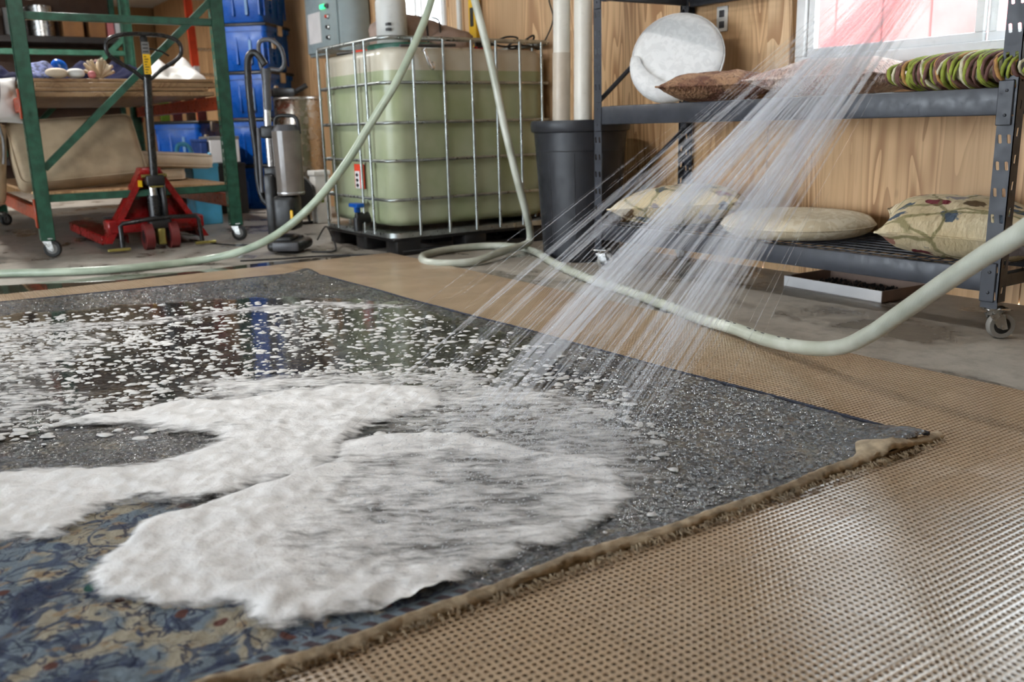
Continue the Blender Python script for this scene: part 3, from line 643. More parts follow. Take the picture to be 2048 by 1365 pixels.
def beadmat():
    q = NT('glint_bead'); tr = q.n('ShaderNodeBsdfTransparent', {0: (.9, .9, .9)}); gl = q.n('ShaderNodeBsdfGlossy', {'Color': (1, 1, 1), 'Roughness': .06})
    f = q.math('MULTIPLY_ADD', q.n('ShaderNodeFresnel', {'IOR': 1.4}).outputs[0], .9, .1)
    q.t.links.new(q.n('ShaderNodeMixShader', {0: f, 1: tr.outputs[0], 2: gl.outputs[0]}).outputs[0], q.out.inputs[0]); return q.m
tag(bd_.obj('glint_beads', beadmat(), None, 80, 'stuff'), 'tiny clear water beads added for glints on the soaked rug', 'water', kind='stuff')
# puddle on the concrete beyond the mat
pp = [(-1.4, 4.69), (.4, 4.70), (1.2, 4.68), (1.9, 4.69), (2.1, 4.80), (1.7, 4.88), (1.25, 4.86), (.9, 4.98), (.45, 5.02), (.1, 5.22), (-.5, 5.3), (-1.4, 5.2)]
pp = [(p.x, p.y) for p in spline([(x, y, 0) for x, y in pp], 5, True)]
tag(MB().add([(x, y, .003) for x, y in pp], [tuple(range(len(pp)))]).obj('puddle', M['puddle'], None), 'dark shallow puddle on the concrete beyond the mat', 'puddle', kind='stuff')

# ------------------------------------------------------------------ spray
NZ = Vector((1.57, .91, 1.07))
land = [((1.046, 1.714), 150, .034, .10), ((1.235, 1.476), 200, .045, .10), ((1.14, 1.60), 170, .10, .10), ((1.40, 1.56), 20, .10, .08), ((.98, 1.90), 60, .13, .12)]
sv = MB()
for (lx_, ly_), cnt, sd, sy in land:
    for k in range(cnt):
        t = Vector((lx_+random.gauss(0, sd), ly_+random.gauss(0, sd), .034)); s0 = NZ+Vector((random.gauss(0, .012), random.gauss(0, .012), random.gauss(0, .012)))
        a = random.uniform(.0, .55)**1.0; b = min(1., a+random.uniform(.25, .8))
        d = t-s0; mid = lambda q: s0+d*q+Vector((0, 0, .05*q*(1-q)))
        rr_ = random.choice((.0005, .0007, .0010, .0014, .0026))
        sv.tube([mid(a), mid(a+(b-a)*.5), mid(b)], [rr_*.4, rr_, rr_*.5], 4, cap=False)
tag(sv.obj('water_spray', M['jet'], None, 80, 'stuff'), 'thin white jets of water slanting down onto the rug', 'water', kind='stuff')
dr = MB(); oc = [(1,0,0),(-1,0,0),(0,1,0),(0,-1,0),(0,0,1),(0,0,-1)]; of = [(0,2,4),(2,1,4),(1,3,4),(3,0,4),(2,0,5),(1,2,5),(3,1,5),(0,3,5)]
for k in range(5200):
    c = random.choice(((1.2, 1.45), (1.06, 1.36), (1.10, 1.55), (.86, 1.42), (1.04, 1.70), (.70, 1.30)))
    x = c[0]+random.gauss(0, .10); y = max(1.10, c[1]+random.gauss(0, .11)); z = .034+abs(random.gauss(0, .022)); s_ = random.uniform(.0005, .0018)
    dr.add([(x+a*s_*1.5, y+b*s_*1.2, z+c_*s_) for a, b, c_ in oc], of)
tag(dr.obj('splash_droplets', M['drop'], None, 80, 'stuff'), 'fine droplets splashing up where the jets hit the rug', 'water', kind='stuff')

# ------------------------------------------------------------------ casters
def caster(parent, x, y, zt, r=.045, ang=0., wheel='blackrub', wd=.026, hub='greyplas'):
    T = TR((x, y, 0), ang); h = zt
    c = MB()
    c.rbox((-.035, -.03, h-.008), (.035, .03, h), .003, 1, T)
    c.lathe([(.022, h-.024), (.026, h-.008)], 14, T)
    for s in (-1, 1):
        c.prism([(-.026, h-.02), (.022, h-.02), (.014+.02, r*.8), (.02, r*.72), (.002, r*.9)], .003, T @ Matrix.Translation((0, s*(wd/2+.006)+.0015, 0)) @ Matrix.Rotation(R(90), 4, 'X'))
    c.tube([T @ Vector((.02, -wd/2-.012, r)), T @ Vector((.02, wd/2+.012, r))], .006, 8)
    o = c.obj('caster', M['steel'], parent, 40)
    Wm = T @ Matrix.Translation((.02, 0, r)) @ Matrix.Rotation(R(90), 4, 'X')
    MB().lathe([(r*.62, -wd/2), (r*.93, -wd/2), (r, -wd/2+.005), (r, wd/2-.005), (r*.93, wd/2), (r*.62, wd/2), (r*.62, -wd/2)], 26, Wm, False).obj('tyre', M[wheel], o, 50)
    MB().lathe([(.008, -wd/2-.001), (r*.64, -wd/2+.002), (r*.64, wd/2-.002), (.008, wd/2+.001)], 20, Wm).obj('hub', M[hub], o, 50)
    return o

# ------------------------------------------------------------------ black slotted rolling shelf
SX0, SX1, SY0, SY1 = 2.81, 3.36, 1.487, 3.474
sh = thing('rolling_shelf', 'black slotted-steel rolling shelf under the window', 'shelf', (3.09, 2.48, 0))
def post(x, y, fx, fy, z0, z1):
    """angle post: one flange faces -X, one faces along Y"""
    n = int((z1-z0)/.08); b = MB()
    th = .0025; wd = .055
    Mx = Matrix(((0, 0, -1, x), (1, 0, 0, y if fy > 0 else y-wd), (0, 1, 0, z0), (0, 0, 0, 1)))
    b.perf(wd/2, .08, 2, n, slot(.011, .028, .0015), th, Mx @ Matrix.Translation((0, 0, 0)))
    My = Matrix(((1, 0, 0, x if fx > 0 else x-.042), (0, 0, -fy, y), (0, 1, 0, z0+.02), (0, 0, 0, 1)))
    b.perf(.042, .08, 1, n-1, slot(.012, .028, .0015), th, My)
    return b
for (x, y, fx, fy) in ((SX0, SY0, 1, 1), (SX0, SY1, 1, -1), (SX1+.04, SY0, -1, 1), (SX1+.04, SY1, -1, -1)):
    post(x, y, fx, fy, .10, 1.86).obj('post', M['shelfsteel'], sh)
def beam_y(x, zl, zh, name='beam'):
    b = MB(); a0, a1 = SY0+.056, SY1-.056
    b.rbox((x-.002, a0, zl), (x+.028, a1, zh), .005, 2)
    for y, s in ((SY0+.030, 1), (SY1-.030, -1)):
        b.rbox((x-.006, min(y-.02*s, y+.028*s), zl-.03), (x-.001, max(y-.02*s, y+.028*s), zh+.02), .004, 1)
    o = b.obj(name, M['shelfsteel'], sh, 40)
    for y in (SY0+.03, SY1-.03):
        for z in (zl, zh-.01): MB().lathe([(.005, 0), (.005, .003), (.002, .005)], 8, TR((x-.006, y, z), 0, 0, R(-90))).obj('rivet', M['shelfsteel'], o, 40)
def beam_x(y, zl, zh):
    MB().rbox((SX0+.03, y-.013, zl), (SX1+.01, y+.013, zh), .004, 1).obj('end_beam', M['shelfsteel'], sh, 40)
for zl, zh in ((.150, .224), (.690, .772), (1.235, 1.315)):
    beam_y(SX0, zl, zh); beam_y(SX1+.004, zl, zh)
    beam_x(SY0+.03, zl+.01, zh-.02); beam_x(SY1-.03, zl+.01, zh-.02)
    d = MB(); z = zh-.004
    for k in range(40):
        y = SY0+.07+k*(SY1-SY0-.14)/39
        d.tube([(SX0+.026, y, z), (SX1+.005, y, z)], .0022, 5)
    for k in range(9): d.tube([(SX0+.05+k*.06, SY0+.06, z+.004), (SX0+.05+k*.06, SY1-.06, z+.004)], .0025, 5)
    d.obj('wire_deck', M['shelfsteel'], sh, 60)
for y in (SY0+.02, SY1-.02):
    MB().tube([(SX0+.02, y, .80), (SX1+.02, y, 1.235)], .011, 6).obj('diagonal_brace', M['shelfsteel'], sh, 60)
    MB().tube([(SX0+.02, y, .26), (SX1+.02, y, .66)], .011, 6).obj('diagonal_brace', M['shelfsteel'], sh, 60)
for k, (x, y) in enumerate(((SX0+.03, SY0+.02), (SX0+.03, SY1-.02), (SX1+.01, SY0+.02), (SX1+.01, SY1-.02))):
    caster(sh, x, y, .10, .042, (R(-36), R(-60), R(20), R(60))[k], 'greywheel', .028, 'black')
# cushions -----------------------------------------------------------
def pillow(name, label, m, c, a, b, h, rz=0., rx=0., ry=0., n=26, pinch=.10, wr=.012, seed=0, base=None):
    T = TR(c, rz, rx, ry); vs = []; fs = []
    for side in (1, -1):
        o0 = len(vs)
        for j in range(n+1):
            for i in range(n+1):
                u, v = -1+2*i/n, -1+2*j/n
                x = a*u*(1-pinch*(1-v*v)*abs(u)**2); y = b*v*(1-pinch*(1-u*u)*abs(v)**2)
                t = ((1-abs(u)**2.6)*(1-abs(v)**2.6))**.52
                z = side*h*t + (wr*mnoise.noise(Vector((x*9+seed, y*9, side*2)))+wr*.5*mnoise.noise(Vector((x*24+seed, y*24, side*2))))*t**.5
                vs.append((x, y, z))
        for j in range(n):
            for i in range(n):
                f = (o0+j*(n+1)+i, o0+j*(n+1)+i+1, o0+(j+1)*(n+1)+i+1, o0+(j+1)*(n+1)+i)
                fs.append(f if side > 0 else f[::-1])
    mb = MB().add(vs, fs, T)
    e = thing(name, label, 'pillow' if 'pillow' in name else 'cushion', base or (c[0], c[1], c[2]-h))
    mb.obj('cover', m, e, 80)
    pts = [(a*u*(1-pinch*(1-v*v)*abs(u)**2), b*v*(1-pinch*(1-u*u)*abs(v)**2), 0) for u, v in
           [(-1+2*i/12, -1) for i in range(12)]+[(1, -1+2*i/12) for i in range(12)]+[(1-2*i/12, 1) for i in range(12)]+[(-1, 1-2*i/12) for i in range(12)]]
    MB().tube([T @ Vector(p) for p in pts], .004, 5, True).obj('seam', m, e, 80)
    return e
pillow('throw_pillow', 'floral throw pillow on the lower shelf beside the black bin', M['floral'], (3.03, 3.10, .318), .30, .29, .092, R(38), R(-3), R(4), seed=3)
pillow('throw_pillow', 'floral throw pillow on the lower shelf beside the right post', M['floral'], (3.05, 1.75, .318), .27, .27, .098, R(30), R(4), R(-3), seed=9)
pillow('shag_pillow', 'brown shaggy pillow lying beside the white cushion', M['shag1'], (3.04, 2.88, .835), .29, .26, .062, R(42), seed=1)
pillow('shag_pillow', 'rose and brown shaggy pillow in the middle of the upper shelf', M['shag2'], (3.05, 2.29, .842), .26, .26, .070, R(8), seed=5)
# round damask cushion
e = thing('round_cushion', 'round cream damask cushion between the two floral pillows', 'cushion', (3.06, 2.47, .228))
T = TR((3.06, 2.47, .278), 0, 0, 0)
MB().lathe([(.001, -.048)]+[(.30*math.cos(a)**.35, .05*math.sin(a)) for a in [R(-80+160*k/16) for k in range(17)]]+[(.001, .05)], 40, T, False).obj('cover', M['damask'], e, 80)
MB().tube([T @ Vector((.302*math.cos(R(k*9)), .302*math.sin(R(k*9)), 0)) for k in range(40)], .004, 5, True).obj('piping', M['damask'], e, 80)
# pillow wound with thick cords
e = thing('cord_pillow', 'pillow wound in thick green brown and cream cords', 'pillow', (3.06, 1.68, .772))
pc = Vector((3.05, 1.70, .828)); pa, pb, ph = .27, .245, .062
MB().ell(pc, (pa-.012, pb-.012, ph-.01), 24, 12, .7).obj('core', M['cordc'], e, 80)
for k in range(64):
    y = -pb+.012+k*(2*pb-.024)/63; s = max(.15, (1-(abs(y)/pb)**3)**.5); wv = .012*math.sin(k*1.9)
    pts = []
    for j in range(24):
        a = 2*math.pi*j/24; cx = math.copysign(abs(math.cos(a))**.7, math.cos(a)); sz = math.copysign(abs(math.sin(a))**.7, math.sin(a))
        pts.append(pc+Vector((pa*cx*(.82+.18*s), y+wv*math.sin(a*2)+.012*math.cos(a+k), ph*sz*s)))
    MB().tube(pts, .0058+.0012*math.sin(k*2.7), 6, True).obj('cord', M[('cordg', 'cordg', 'cordc', 'cordg', 'cordo', 'cordb', 'cordb', 'cordg')[k % 8] if k % 5 else 'cordb'], e, 70)
# white moulded oval cushion leaning on the shelf end
e = thing('oval_cushion', 'white oval quilted chair cushion leaning upright on the upper shelf', 'cushion', (3.10, 3.28, .772))
T = TR((3.12, 3.24, .985), R(-52), R(68), 0)
prof = [(.001, -.045)]+[(1*math.cos(a)**.45, .05*math.sin(a)) for a in [R(-80+160*k/14) for k in range(15)]]+[(.001, .03)]
b = MB(); n = 40; vs = []; fs = []
for r_, z in prof:
    for k in range(n):
        a = 2*math.pi*k/n; rr_ = r_*(.205 if math.sin(a) > 0 else .205-.02*math.sin(a)**2); vs.append((rr_*math.cos(a)*1.02, rr_*math.sin(a)*1.04, z))
for i in range(len(prof)-1):
    for k in range(n): l = (k+1) % n; fs.append((i*n+k, i*n+l, (i+1)*n+l, (i+1)*n+k))
b.add(vs, fs, T).obj('cover', M['whitedamask'], e, 80)
MB().tube([T @ Vector((.208*math.cos(R(k*9))*1.02, .205*math.sin(R(k*9))*1.04, .004)) for k in range(40)], .0045, 5, True).obj('piping', M['whitedamask'], e, 80)
MB().tube([T @ Vector((.19*math.cos(R(a)), .2*math.sin(R(a)), .05)) for a in range(185, 300, 8)], [.02+.03*math.sin(math.pi*k/14) for k in range(15)], 12).obj('front_roll', M['whitedamask'], e, 80)
# shallow cardboard tray
e = thing('cardboard_tray', 'shallow white cardboard tray of dark grit under the shelf', 'tray', (3.23, 2.30, 0))
T = TR((3.225, 2.30, 0), R(-3)); a, b_, h = .145, .245, .048
MB().rbox((-a, -b_, 0), (a, b_, .006), .001, 1, T).obj('bottom', M['trayin'], e)
MB().rbox((-a, -b_, .0), (-a+.004, b_, h), .001, 1, T).obj('front_wall', M['paper'], e)
MB().rbox((a-.004, -b_, .0), (a, b_, h), .001, 1, T).obj('back_wall', M['trayin'], e)
MB().rbox((-a, -b_, .0), (a, -b_+.004, h), .001, 1, T).obj('end_wall', M['trayin'], e); MB().rbox((-a, b_-.004, .0), (a, b_, h), .001, 1, T).obj('end_wall', M['trayin'], e)
g = MB()
for k in range(500):
    p = T @ Vector((random.uniform(-a+.02, a-.02), random.uniform(-b_+.03, b_-.02), .008+random.random()*.008)); s_ = random.uniform(.004, .008); g.add([(p.x+x*s_, p.y+y*s_, p.z+z*s_) for x, y, z in oc], of)
tag(g.obj('grit', M['pebble'], e, None, 'stuff'), 'dark loose grit', 'grit'); del g
for o in e.children:
    if 'category' in o: del o['category']
# ------------------------------------------------------------------ black bin with pipes
BC = Vector((3.015, 3.84, 0))
e = thing('waste_bin', 'tall black plastic waste bin holding white pipes', 'bin', BC)
prof = [(.195, 0), (.2, .004), (.215, .30), (.232, .56), (.240, .655), (.252, .66), (.256, .672), (.258, .70), (.254, .715), (.238, .715), (.232, .66), (.19, .02), (.0005, .018)]
MB().lathe([(.0005, 0)]+prof, 48, Matrix.Translation(BC), False).obj('body', M['can'], e, 35)
for k in range(10):
    a = R(36*k+8); p0 = BC+Vector((.198*math.cos(a), .198*math.sin(a), .02)); p1 = BC+Vector((.230*math.cos(a), .230*math.sin(a), .55)); MB().tube([p0, (p0+p1)/2, p1], .004, 5).obj('rib', M['can'], e, 60)
MB().tube([BC+Vector((.233*math.cos(R(k*9)), .233*math.sin(R(k*9)), .565)) for k in range(40)], .003, 5, True).obj('step_ring', M['can'], e, 60)
def pipe(name, label, p0, p1, r, sleeve=None):
    p0, p1 = Vector(p0), Vector(p1); e = thing(name, label, 'pipe', p0, 'white plastic pipes in the black bin')
    d = (p1-p0).normalized(); q = d.orthogonal().normalized(); b = MB()
    b.tube([p0, p1], r, 28).obj('tube', M['pvc'], e, 50)
    MB().tube([p1, p1+d*.002], r*.9, 28).obj('bore_shade', M['black'], e, 50)  # black disc on the end stands for the shade inside
    if sleeve: MB().tube([p0+d*.05, p0+d*sleeve], r*1.06, 28).obj('sleeve', M['pvctan'], e, 50)
pipe('plastic_pipe', 'left white plastic pipe in the bin, tan at its lower half', (2.925, 3.90, .03), (2.945, 3.885, 1.62), .043, 1.02)
pipe('plastic_pipe', 'right white plastic pipe in the bin, beside the shelf post', (3.005, 3.815, .03), (3.018, 3.805, 1.66), .047)

# ------------------------------------------------------------------ caged water tank
IX0, IX1, IY0, IY1 = 2.275, 3.385, 4.575, 5.515
ib = thing('caged_tank', 'large caged plastic tank half full of green water', 'tank', (2.83, 5.04, 0))
def rrprism(x0, y0, x1, y1, r, z0, z1, rb=.04, bot=True, top=True):
    b = MB(); lev = []
    if bot: lev += [(rb*(1-math.sin(R(a))), z0+rb*(1-math.cos(R(a)))) for a in (0, 30, 60)]; lev.append((0, z0+rb))
    else: lev.append((0, z0))
    if top: lev += [(rb*(1-math.cos(R(a))), z1-rb+rb*math.sin(R(a))) for a in (0, 30, 60, 90)]
    else: lev.append((0, z1))
    k = None; vs = []; fs = []
    for ins, z in lev:
        ring = rring(x0+ins, y0+ins, x1-ins, y1-ins, r, z, 8); k = len(ring); vs += ring
    for i in range(len(lev)-1):
        for j in range(k): l = (j+1) % k; fs.append((i*k+j, i*k+l, (i+1)*k+l, (i+1)*k+j))
    fs += [tuple(range(k))[::-1], tuple((len(lev)-1)*k+j for j in range(k))]
    return b.add(vs, fs)
g = .022
rrprism(IX0+g, IY0+g, IX1-g, IY1-g, .10, .155, 1.005, .05, True, False).obj('filled_lower_tank', M['liquid'], ib, 40)
rrprism(IX0+g+.001, IY0+g+.001, IX1-g-.001, IY1-g-.001, .10, 1.005, 1.128, .045, False, True).obj('empty_upper_tank', M['tanktop'], ib, 40)
for z, r in ((1.168, .0125), (.938, .009), (.727, .009), (.523, .009), (.310, .009)):
    MB().tube(rring(IX0, IY0, IX1, IY1, .075, z), r, 8, True).obj('cage_ring', M['galv'], ib, 60)
b = MB(); rg = rring(IX0-.008, IY0-.008, IX1+.008, IY1+.008, .08, 0); k = len(rg)
b.add([(x, y, z) for z in (.100, .128) for x, y, _ in rg], [(j, (j+1) % k, k+(j+1) % k, k+j) for j in range(k)]+[tuple(range(k))[::-1], tuple(range(k, 2*k))]).obj('base_rail', M['galv'], ib, 40)
for y in (5.45, 5.30, 5.17, 4.92, 4.79, 4.66):
    if y == 5.17 or y == 4.66: continue
    for x in (IX0-.008, IX1+.008): MB().tube([(x, y, .11), (x, y, 1.168)], .0085, 8).obj('cage_bar', M['galv'], ib, 60)
for x in (2.445, 2.635, 2.816, 2.98, 3.145, 3.30):
    for y in (IY0-.008, IY1+.008): MB().tube([(x, y, .11), (x, y, 1.168)], .0085, 8).obj('cage_bar', M['galv'], ib, 60)
# pallet
for x in (IX0+.02, IX0+.46, IX1-.17):
    for y in (IY0, IY0+.40, IY1-.15): MB().rbox((x, y, 0), (x+.15, y+.15, .085), .012, 2).obj('pallet_foot', M['black'], ib, 40)
MB().rbox((IX0, IY0, .08), (IX1, IY1, .102), .006, 1).obj('pallet_deck', M['black'], ib, 40)
MB().rbox((IX0+.05, IY0-.002, .012), (IX1, IY0+.03, .03), .004, 1).obj('pallet_runner', M['black'], ib, 40)
# valve and placard
v = MB().tube([(IX0+.03, 4.935, .195), (IX0-.05, 4.935, .195)], .034, 16).tube([(IX0-.045, 4.935, .20), (IX0-.045, 4.935, .12)], .026, 14).obj('valve', M['black'], ib, 50)
b = MB().tube([(IX0-.045, 4.935, .2), (IX0-.045, 4.935, .262)], .012, 10).obj('valve_stem', M['black'], v, 50)
MB().rbox((IX0-.075, 4.88, .258), (IX0-.02, 4.99, .282), .008).rbox((IX0-.06, 4.92, .228), (IX0-.03, 4.95, .26), .004).obj('valve_handle', M['blue'], v, 40)
pl = MB().box((IX0+.008, 4.925, .36), (IX0+.011, 5.055, .50)).obj('placard', M['redlabel'], ib)
MB().box((IX0+.006, 4.985, .36), (IX0+.0085, 5.045, .46)).obj('white_patch', M['paper'], pl)
for k in range(3): MB().prism([(-.02, 0), (0, .012), (.02, 0), (0, -.012)], .002, Matrix(((0, 0, 1, IX0+.0045), (1, 0, 0, 5.018), (0, 1, 0, .378+.03*k), (0, 0, 0, 1)))).obj('mark', M['black'], pl)
# things lying on the tank
e = thing('drum_cover', 'dark green round lid lying on the caged tank', 'lid', (2.60, 4.95, 1.128))
MB().lathe([(.0005, 0), (.20, 0), (.215, .008), (.215, .03), (.205, .036), (.18, .03), (.0005, .028)], 40, Matrix.Translation((2.60, 4.95, 1.129)), False).obj('disc', M['lid'], e, 40)
e = thing('plastic_jug', 'white plastic jug standing on the green lid', 'jug', (2.56, 5.02, 1.16))
MB().lathe([(.0005, 0), (.08, 0), (.09, .01), (.09, .24), (.085, .27), (.06, .30), (.03, .32), (.028, .35)], 28, Matrix.Translation((2.56, 5.02, 1.16)), False).obj('body', M['jug'], e, 45)
MB().lathe([(.034, .335), (.034, .375), (.028, .38)], 18, Matrix.Translation((2.56, 5.02, 1.16))).obj('cap', M['white_plastic'], e, 45)
for k in range(2): MB().box((2.49, 4.93, 1.27-.028*k), (2.512, 4.962, 1.285-.028*k), None).obj('print_mark', M['greyplas'], e)
e = thing('tool_bag', 'tan cloth tool bag slumped behind the white jug', 'bag', (2.78, 5.16, 1.128))
MB().ell((2.74, 5.20, 1.235), (.24, .16, .125), 24, 12, .9, None, .25, 9).ell((2.98, 5.12, 1.20), (.16, .14, .10), 20, 10, .9, None, .25, 9).obj('body', M['brownsack'], e, 80)
for x in (2.80, 2.89): MB().tube(spline([(x-.01, 5.00, 1.16), (x, 5.03, 1.25), (x+.02, 5.08, 1.325), (x+.03, 5.18, 1.355)], 5), .006, 6).obj('strap', M['black'], e, 60)
e = thing('hand_tool', 'small tool with orange grip on the left edge of the tank', 'tool', (2.42, 5.30, 1.128))
MB().tube([(2.40, 5.22, 1.142), (2.46, 5.14, 1.142)], .013, 10).obj('grip', M['redlabel'], e, 50); MB().tube([(2.40, 5.22, 1.142), (2.36, 5.36, 1.140)], .009, 8).obj('shaft', M['black'], e, 50)
e = thing('red_tool', 'small red-handled tool on the tank beside the yellow level', 'tool', (2.98, 4.75, 1.128))
MB().tube([(2.95, 4.75, 1.14), (3.03, 4.72, 1.14)], .011, 10).obj('grip', M['red'], e, 50); MB().tube([(2.86, 4.80, 1.138), (2.95, 4.75, 1.14)], .006, 8).obj('shaft', M['steel'], e, 50)
e = thing('flat_bar', 'dark flat bar lying across the tank top', 'bar', (2.58, 4.72, 1.128))
MB().tube([(2.42, 4.66, 1.135), (2.85, 4.80, 1.16)], .009, 8).obj('shaft', M['greyplas'], e, 50)
e = thing('metal_hook', 'shiny metal hook hanging on the tank cage', 'hook', (2.53, 4.555, 1.02))
MB().tube(spline([(2.512, 4.556, 1.105), (2.524, 4.552, 1.07), (2.54, 4.55, 1.03), (2.555, 4.55, 1.012), (2.565, 4.552, 1.028), (2.556, 4.553, 1.045)], 5), [.008+.004*math.sin(math.pi*k/25) for k in range(26)], 8).obj('body', M['chrome'], e, 60)
MB().tube([(2.50, 4.556, 1.10), (2.516, 4.556, 1.115)], .010, 8).obj('head', M['chrome'], e, 60)
for k, (lb, pts) in enumerate((('black cable coiled on the tank by the white pipes', [(2.98, 4.66, 1.14), (3.05, 4.70, 1.17), (3.12, 4.66, 1.20), (3.17, 4.62, 1.19), (3.14, 4.68, 1.15), (3.20, 4.70, 1.14), (3.26, 4.66, 1.19), (3.30, 4.64, 1.21), (3.32, 4.68, 1.16), (3.36, 4.66, 1.14)]),
                          ('black cable trailing along the tank front edge', [(2.9, 4.63, 1.135), (3.0, 4.62, 1.15), (3.1, 4.65, 1.145), (3.22, 4.61, 1.15), (3.34, 4.63, 1.135)]))):
    one(MB().tube(spline(pts, 7), .006, 6), 'power_cable', M['black'], lb, 'cable', pts[0], 60)

# ------------------------------------------------------------------ hoses
def hose(name, label, pts, r, m, k=9):
    P = spline(pts, k); e = thing(name, label, 'hose', pts[-1] if pts[-1][2] < pts[0][2] else pts[0])
    MB().tube(P, r, 14).obj('tube', m, e, 80); return e, P
hose('green_hose', 'pale green hose dropping past the tank to the floor left', [(2.72, 4.64, 2.42), (2.70, 4.62, 2.0), (2.66, 4.60, 1.62), (2.579, 4.538, 1.426), (2.504, 4.488, 1.291), (2.415, 4.447, 1.159), (2.247, 4.374, .939), (2.073, 4.365, .718), (1.917, 4.353, .526), (1.764, 4.404, .346), (1.63, 4.572, .193), (1.53, 4.855, .085), (1.349, 5.081, .024), (.958, 5.068, .022), (.665, 5.185, .022), (.408, 5.36, .022), (0, 5.55, .022), (-1., 5.8, .022)], .0205, M['hosegreen'])
e, P = hose('white_hose', 'white braided hose looped by the tank and lifted at right', [(2.66, 4.33, 2.42), (2.66, 4.32, 2.0), (2.66, 4.31, 1.62), (2.665, 4.288, 1.399), (2.672, 4.236, 1.234), (2.704, 4.188, 1.007), (2.734, 4.13, .701), (2.776, 4.09, .441), (2.83, 4.09, .255), (2.90, 4.15, .125), (2.90, 4.17, .06), (2.76, 4.12, .045), (2.60, 4.04, .04), (2.42, 3.975, .024), (2.27, 4.03, .024), (2.25, 4.18, .022), (2.36, 4.38, .022), (2.58, 4.49, .022), (2.80, 4.47, .022), (2.91, 4.33, .022), (2.87, 4.06, .022), (2.70, 3.66, .022), (2.53, 3.16, .022), (2.451, 2.802, .022), (2.33, 2.445, .030), (2.235, 2.191, .038), (2.19, 1.99, .042), (2.12, 1.80, .05), (2.05, 1.60, .075), (1.975, 1.437, .12), (1.919, 1.316, .184), (1.879, 1.215, .255), (1.825, 1.091, .343), (1.758, .973, .42), (1.695, .861, .489), (1.64, .77, .56), (1.60, .72, .70), (1.60, .78, .92), (1.585, .87, 1.04)], .0205, M['hose'])
nz = MB().lathe([(.021, 0), (.024, .01), (.024, .03), (.016, .04), (.016, .09), (.03, .11), (.034, .125), (.03, .13)], 18, TR((1.587, .86, 1.125), 0) @ Matrix.Rotation(R(150), 4, Vector((.8, .6, 0)))).obj('nozzle', M['black'], e, 50)
b = MB()
for k in range(26):
    i = 9*22+k*2
    if i+1 < len(P):
        p = P[i]; d = (P[i+1]-P[i]).normalized(); s_ = d.cross(Vector((0, 0, 1))).normalized()
        T = Matrix((( d.x, s_.x, 0, p.x-s_.x*-.006), (d.y, s_.y, 0, p.y-s_.y*-.006), (0, 0, 1, p.z+.0195), (0, 0, 0, 1)))
        if k % 4 != 3: b.rbox((-.006, -.004, 0), (.006+.004*(k % 3), .003, .0012), .0005, 1, T)
b.obj('printed_marks', M['greyplas'], e)
for lb, pts in (('black cord looping over the floor from the vacuum', [(2.0, 5.1, .006), (2.1, 5.02, .006), (2.16, 5.12, .02), (2.2, 5.26, .06), (2.23, 5.42, .11), (2.24, 5.6, .01)]),
                ('black cord lying along the edge of the mat', [(1.55, 5.02, .006), (1.75, 4.94, .006), (2.0, 4.86, .006), (2.2, 4.72, .006), (2.24, 4.64, .006)]),
                ('black cord lying between the red pallet jack and the vacuum', [(1.62, 6.3, .006), (1.7, 5.9, .006), (1.8, 5.72, .006), (1.95, 5.7, .006), (2.05, 5.85, .006)]),
                ('long dark cord on the floor behind the green rack', [(1.5, 8.6, .006), (2.0, 8.3, .006), (2.4, 8.2, .006), (2.7, 7.9, .006)])):
    one(MB().tube(spline(pts, 8), .005, 6), 'extension_cable', M['black'], lb, 'cord', pts[0], 60)

# ------------------------------------------------------------------ upright vacuum
VO = Vector((1.88, 5.28, 0)); VT = TR(VO, -ya_-R(6))
vc = thing('upright_vacuum', 'black and silver upright vacuum beside the caged tank', 'vacuum', VO)
def VP(*p): return [VT @ Vector(q) for q in p]
b = MB().rbox((-.04, -.14, .012), (.165, .13, .075), .03, 3, VT).rbox((-.02, -.10, .06), (.10, .08, .10), .02, 2, VT); b.obj('floor_head', M['black'], vc, 45)
MB().rbox((.0, -.145, .02), (.155, -.13, .07), .008, 2, VT).obj('head_trim', M['greyplas'], vc, 45)
for x in (-.065, .085):
    w_ = MB().tube(VP((x, .06, .045), (x+.03, .06, .045)), .045, 22).obj('wheel', M['greyplas'], vc, 50)
    MB().tube(VP((x-.003, .06, .045), (x+.033, .06, .045)), .018, 12).obj('wheel_hub', M['black'], w_, 50)
MB().rbox((-.065, -.03, .09), (.0, .09, .46), .02, 2, VT).obj('spine', M['black'], vc, 45)
MB().rbox((-.01, -.07, .13), (.125, .09, .335), .03, 3, VT).obj('motor_housing', M['black'], vc, 45)
MB().rbox((.098, -.076, .15), (.116, -.066, .25), .004, 1, VT).obj('yellow_stripe', M['yellow'], vc)
cn = MB().tube(VP((.085, .01, .335), (.085, .01, .36), (.085, .01, .66), (.085, .01, .70)), [.078, .078, .084, .084], 28).obj('dust_canister', M['smoke'], vc, 45)
MB().tube(VP((.085, .01, .70), (.085, .01, .735)), [.082, .06], 28).obj('canister_lid', M['greyplas'], cn, 45)
MB().tube(spline(VP((.02, .01, .70), (.03, .01, .775), (.09, .01, .785), (.15, .01, .77), (.165, .01, .68)), 5), .011, 8).obj('canister_handle', M['black'], cn, 60)
MB().tube(VP((.085, .01, .345), (.085, .01, .352)), .082, 28).obj('canister_seal', M['silverplas'], cn, 45)
MB().tube(VP((-.03, .03, .42), (-.03, .03, .70), (-.02, .03, .96)), .0205, 16).obj('wand', M['silverplas'], vc, 50)
for z in (.43, .66): MB().rbox((-.065, -.01, z), (.015, .08, z+.07), .012, 2, VT).obj('wand_clip', M['black'], vc, 45)
MB().tube(VP((-.02, .03, .82), (-.015, .03, .97), (-.01, .03, 1.05)), [.023, .024, .032], 14).obj('handle_neck', M['greyplas'], vc, 50)
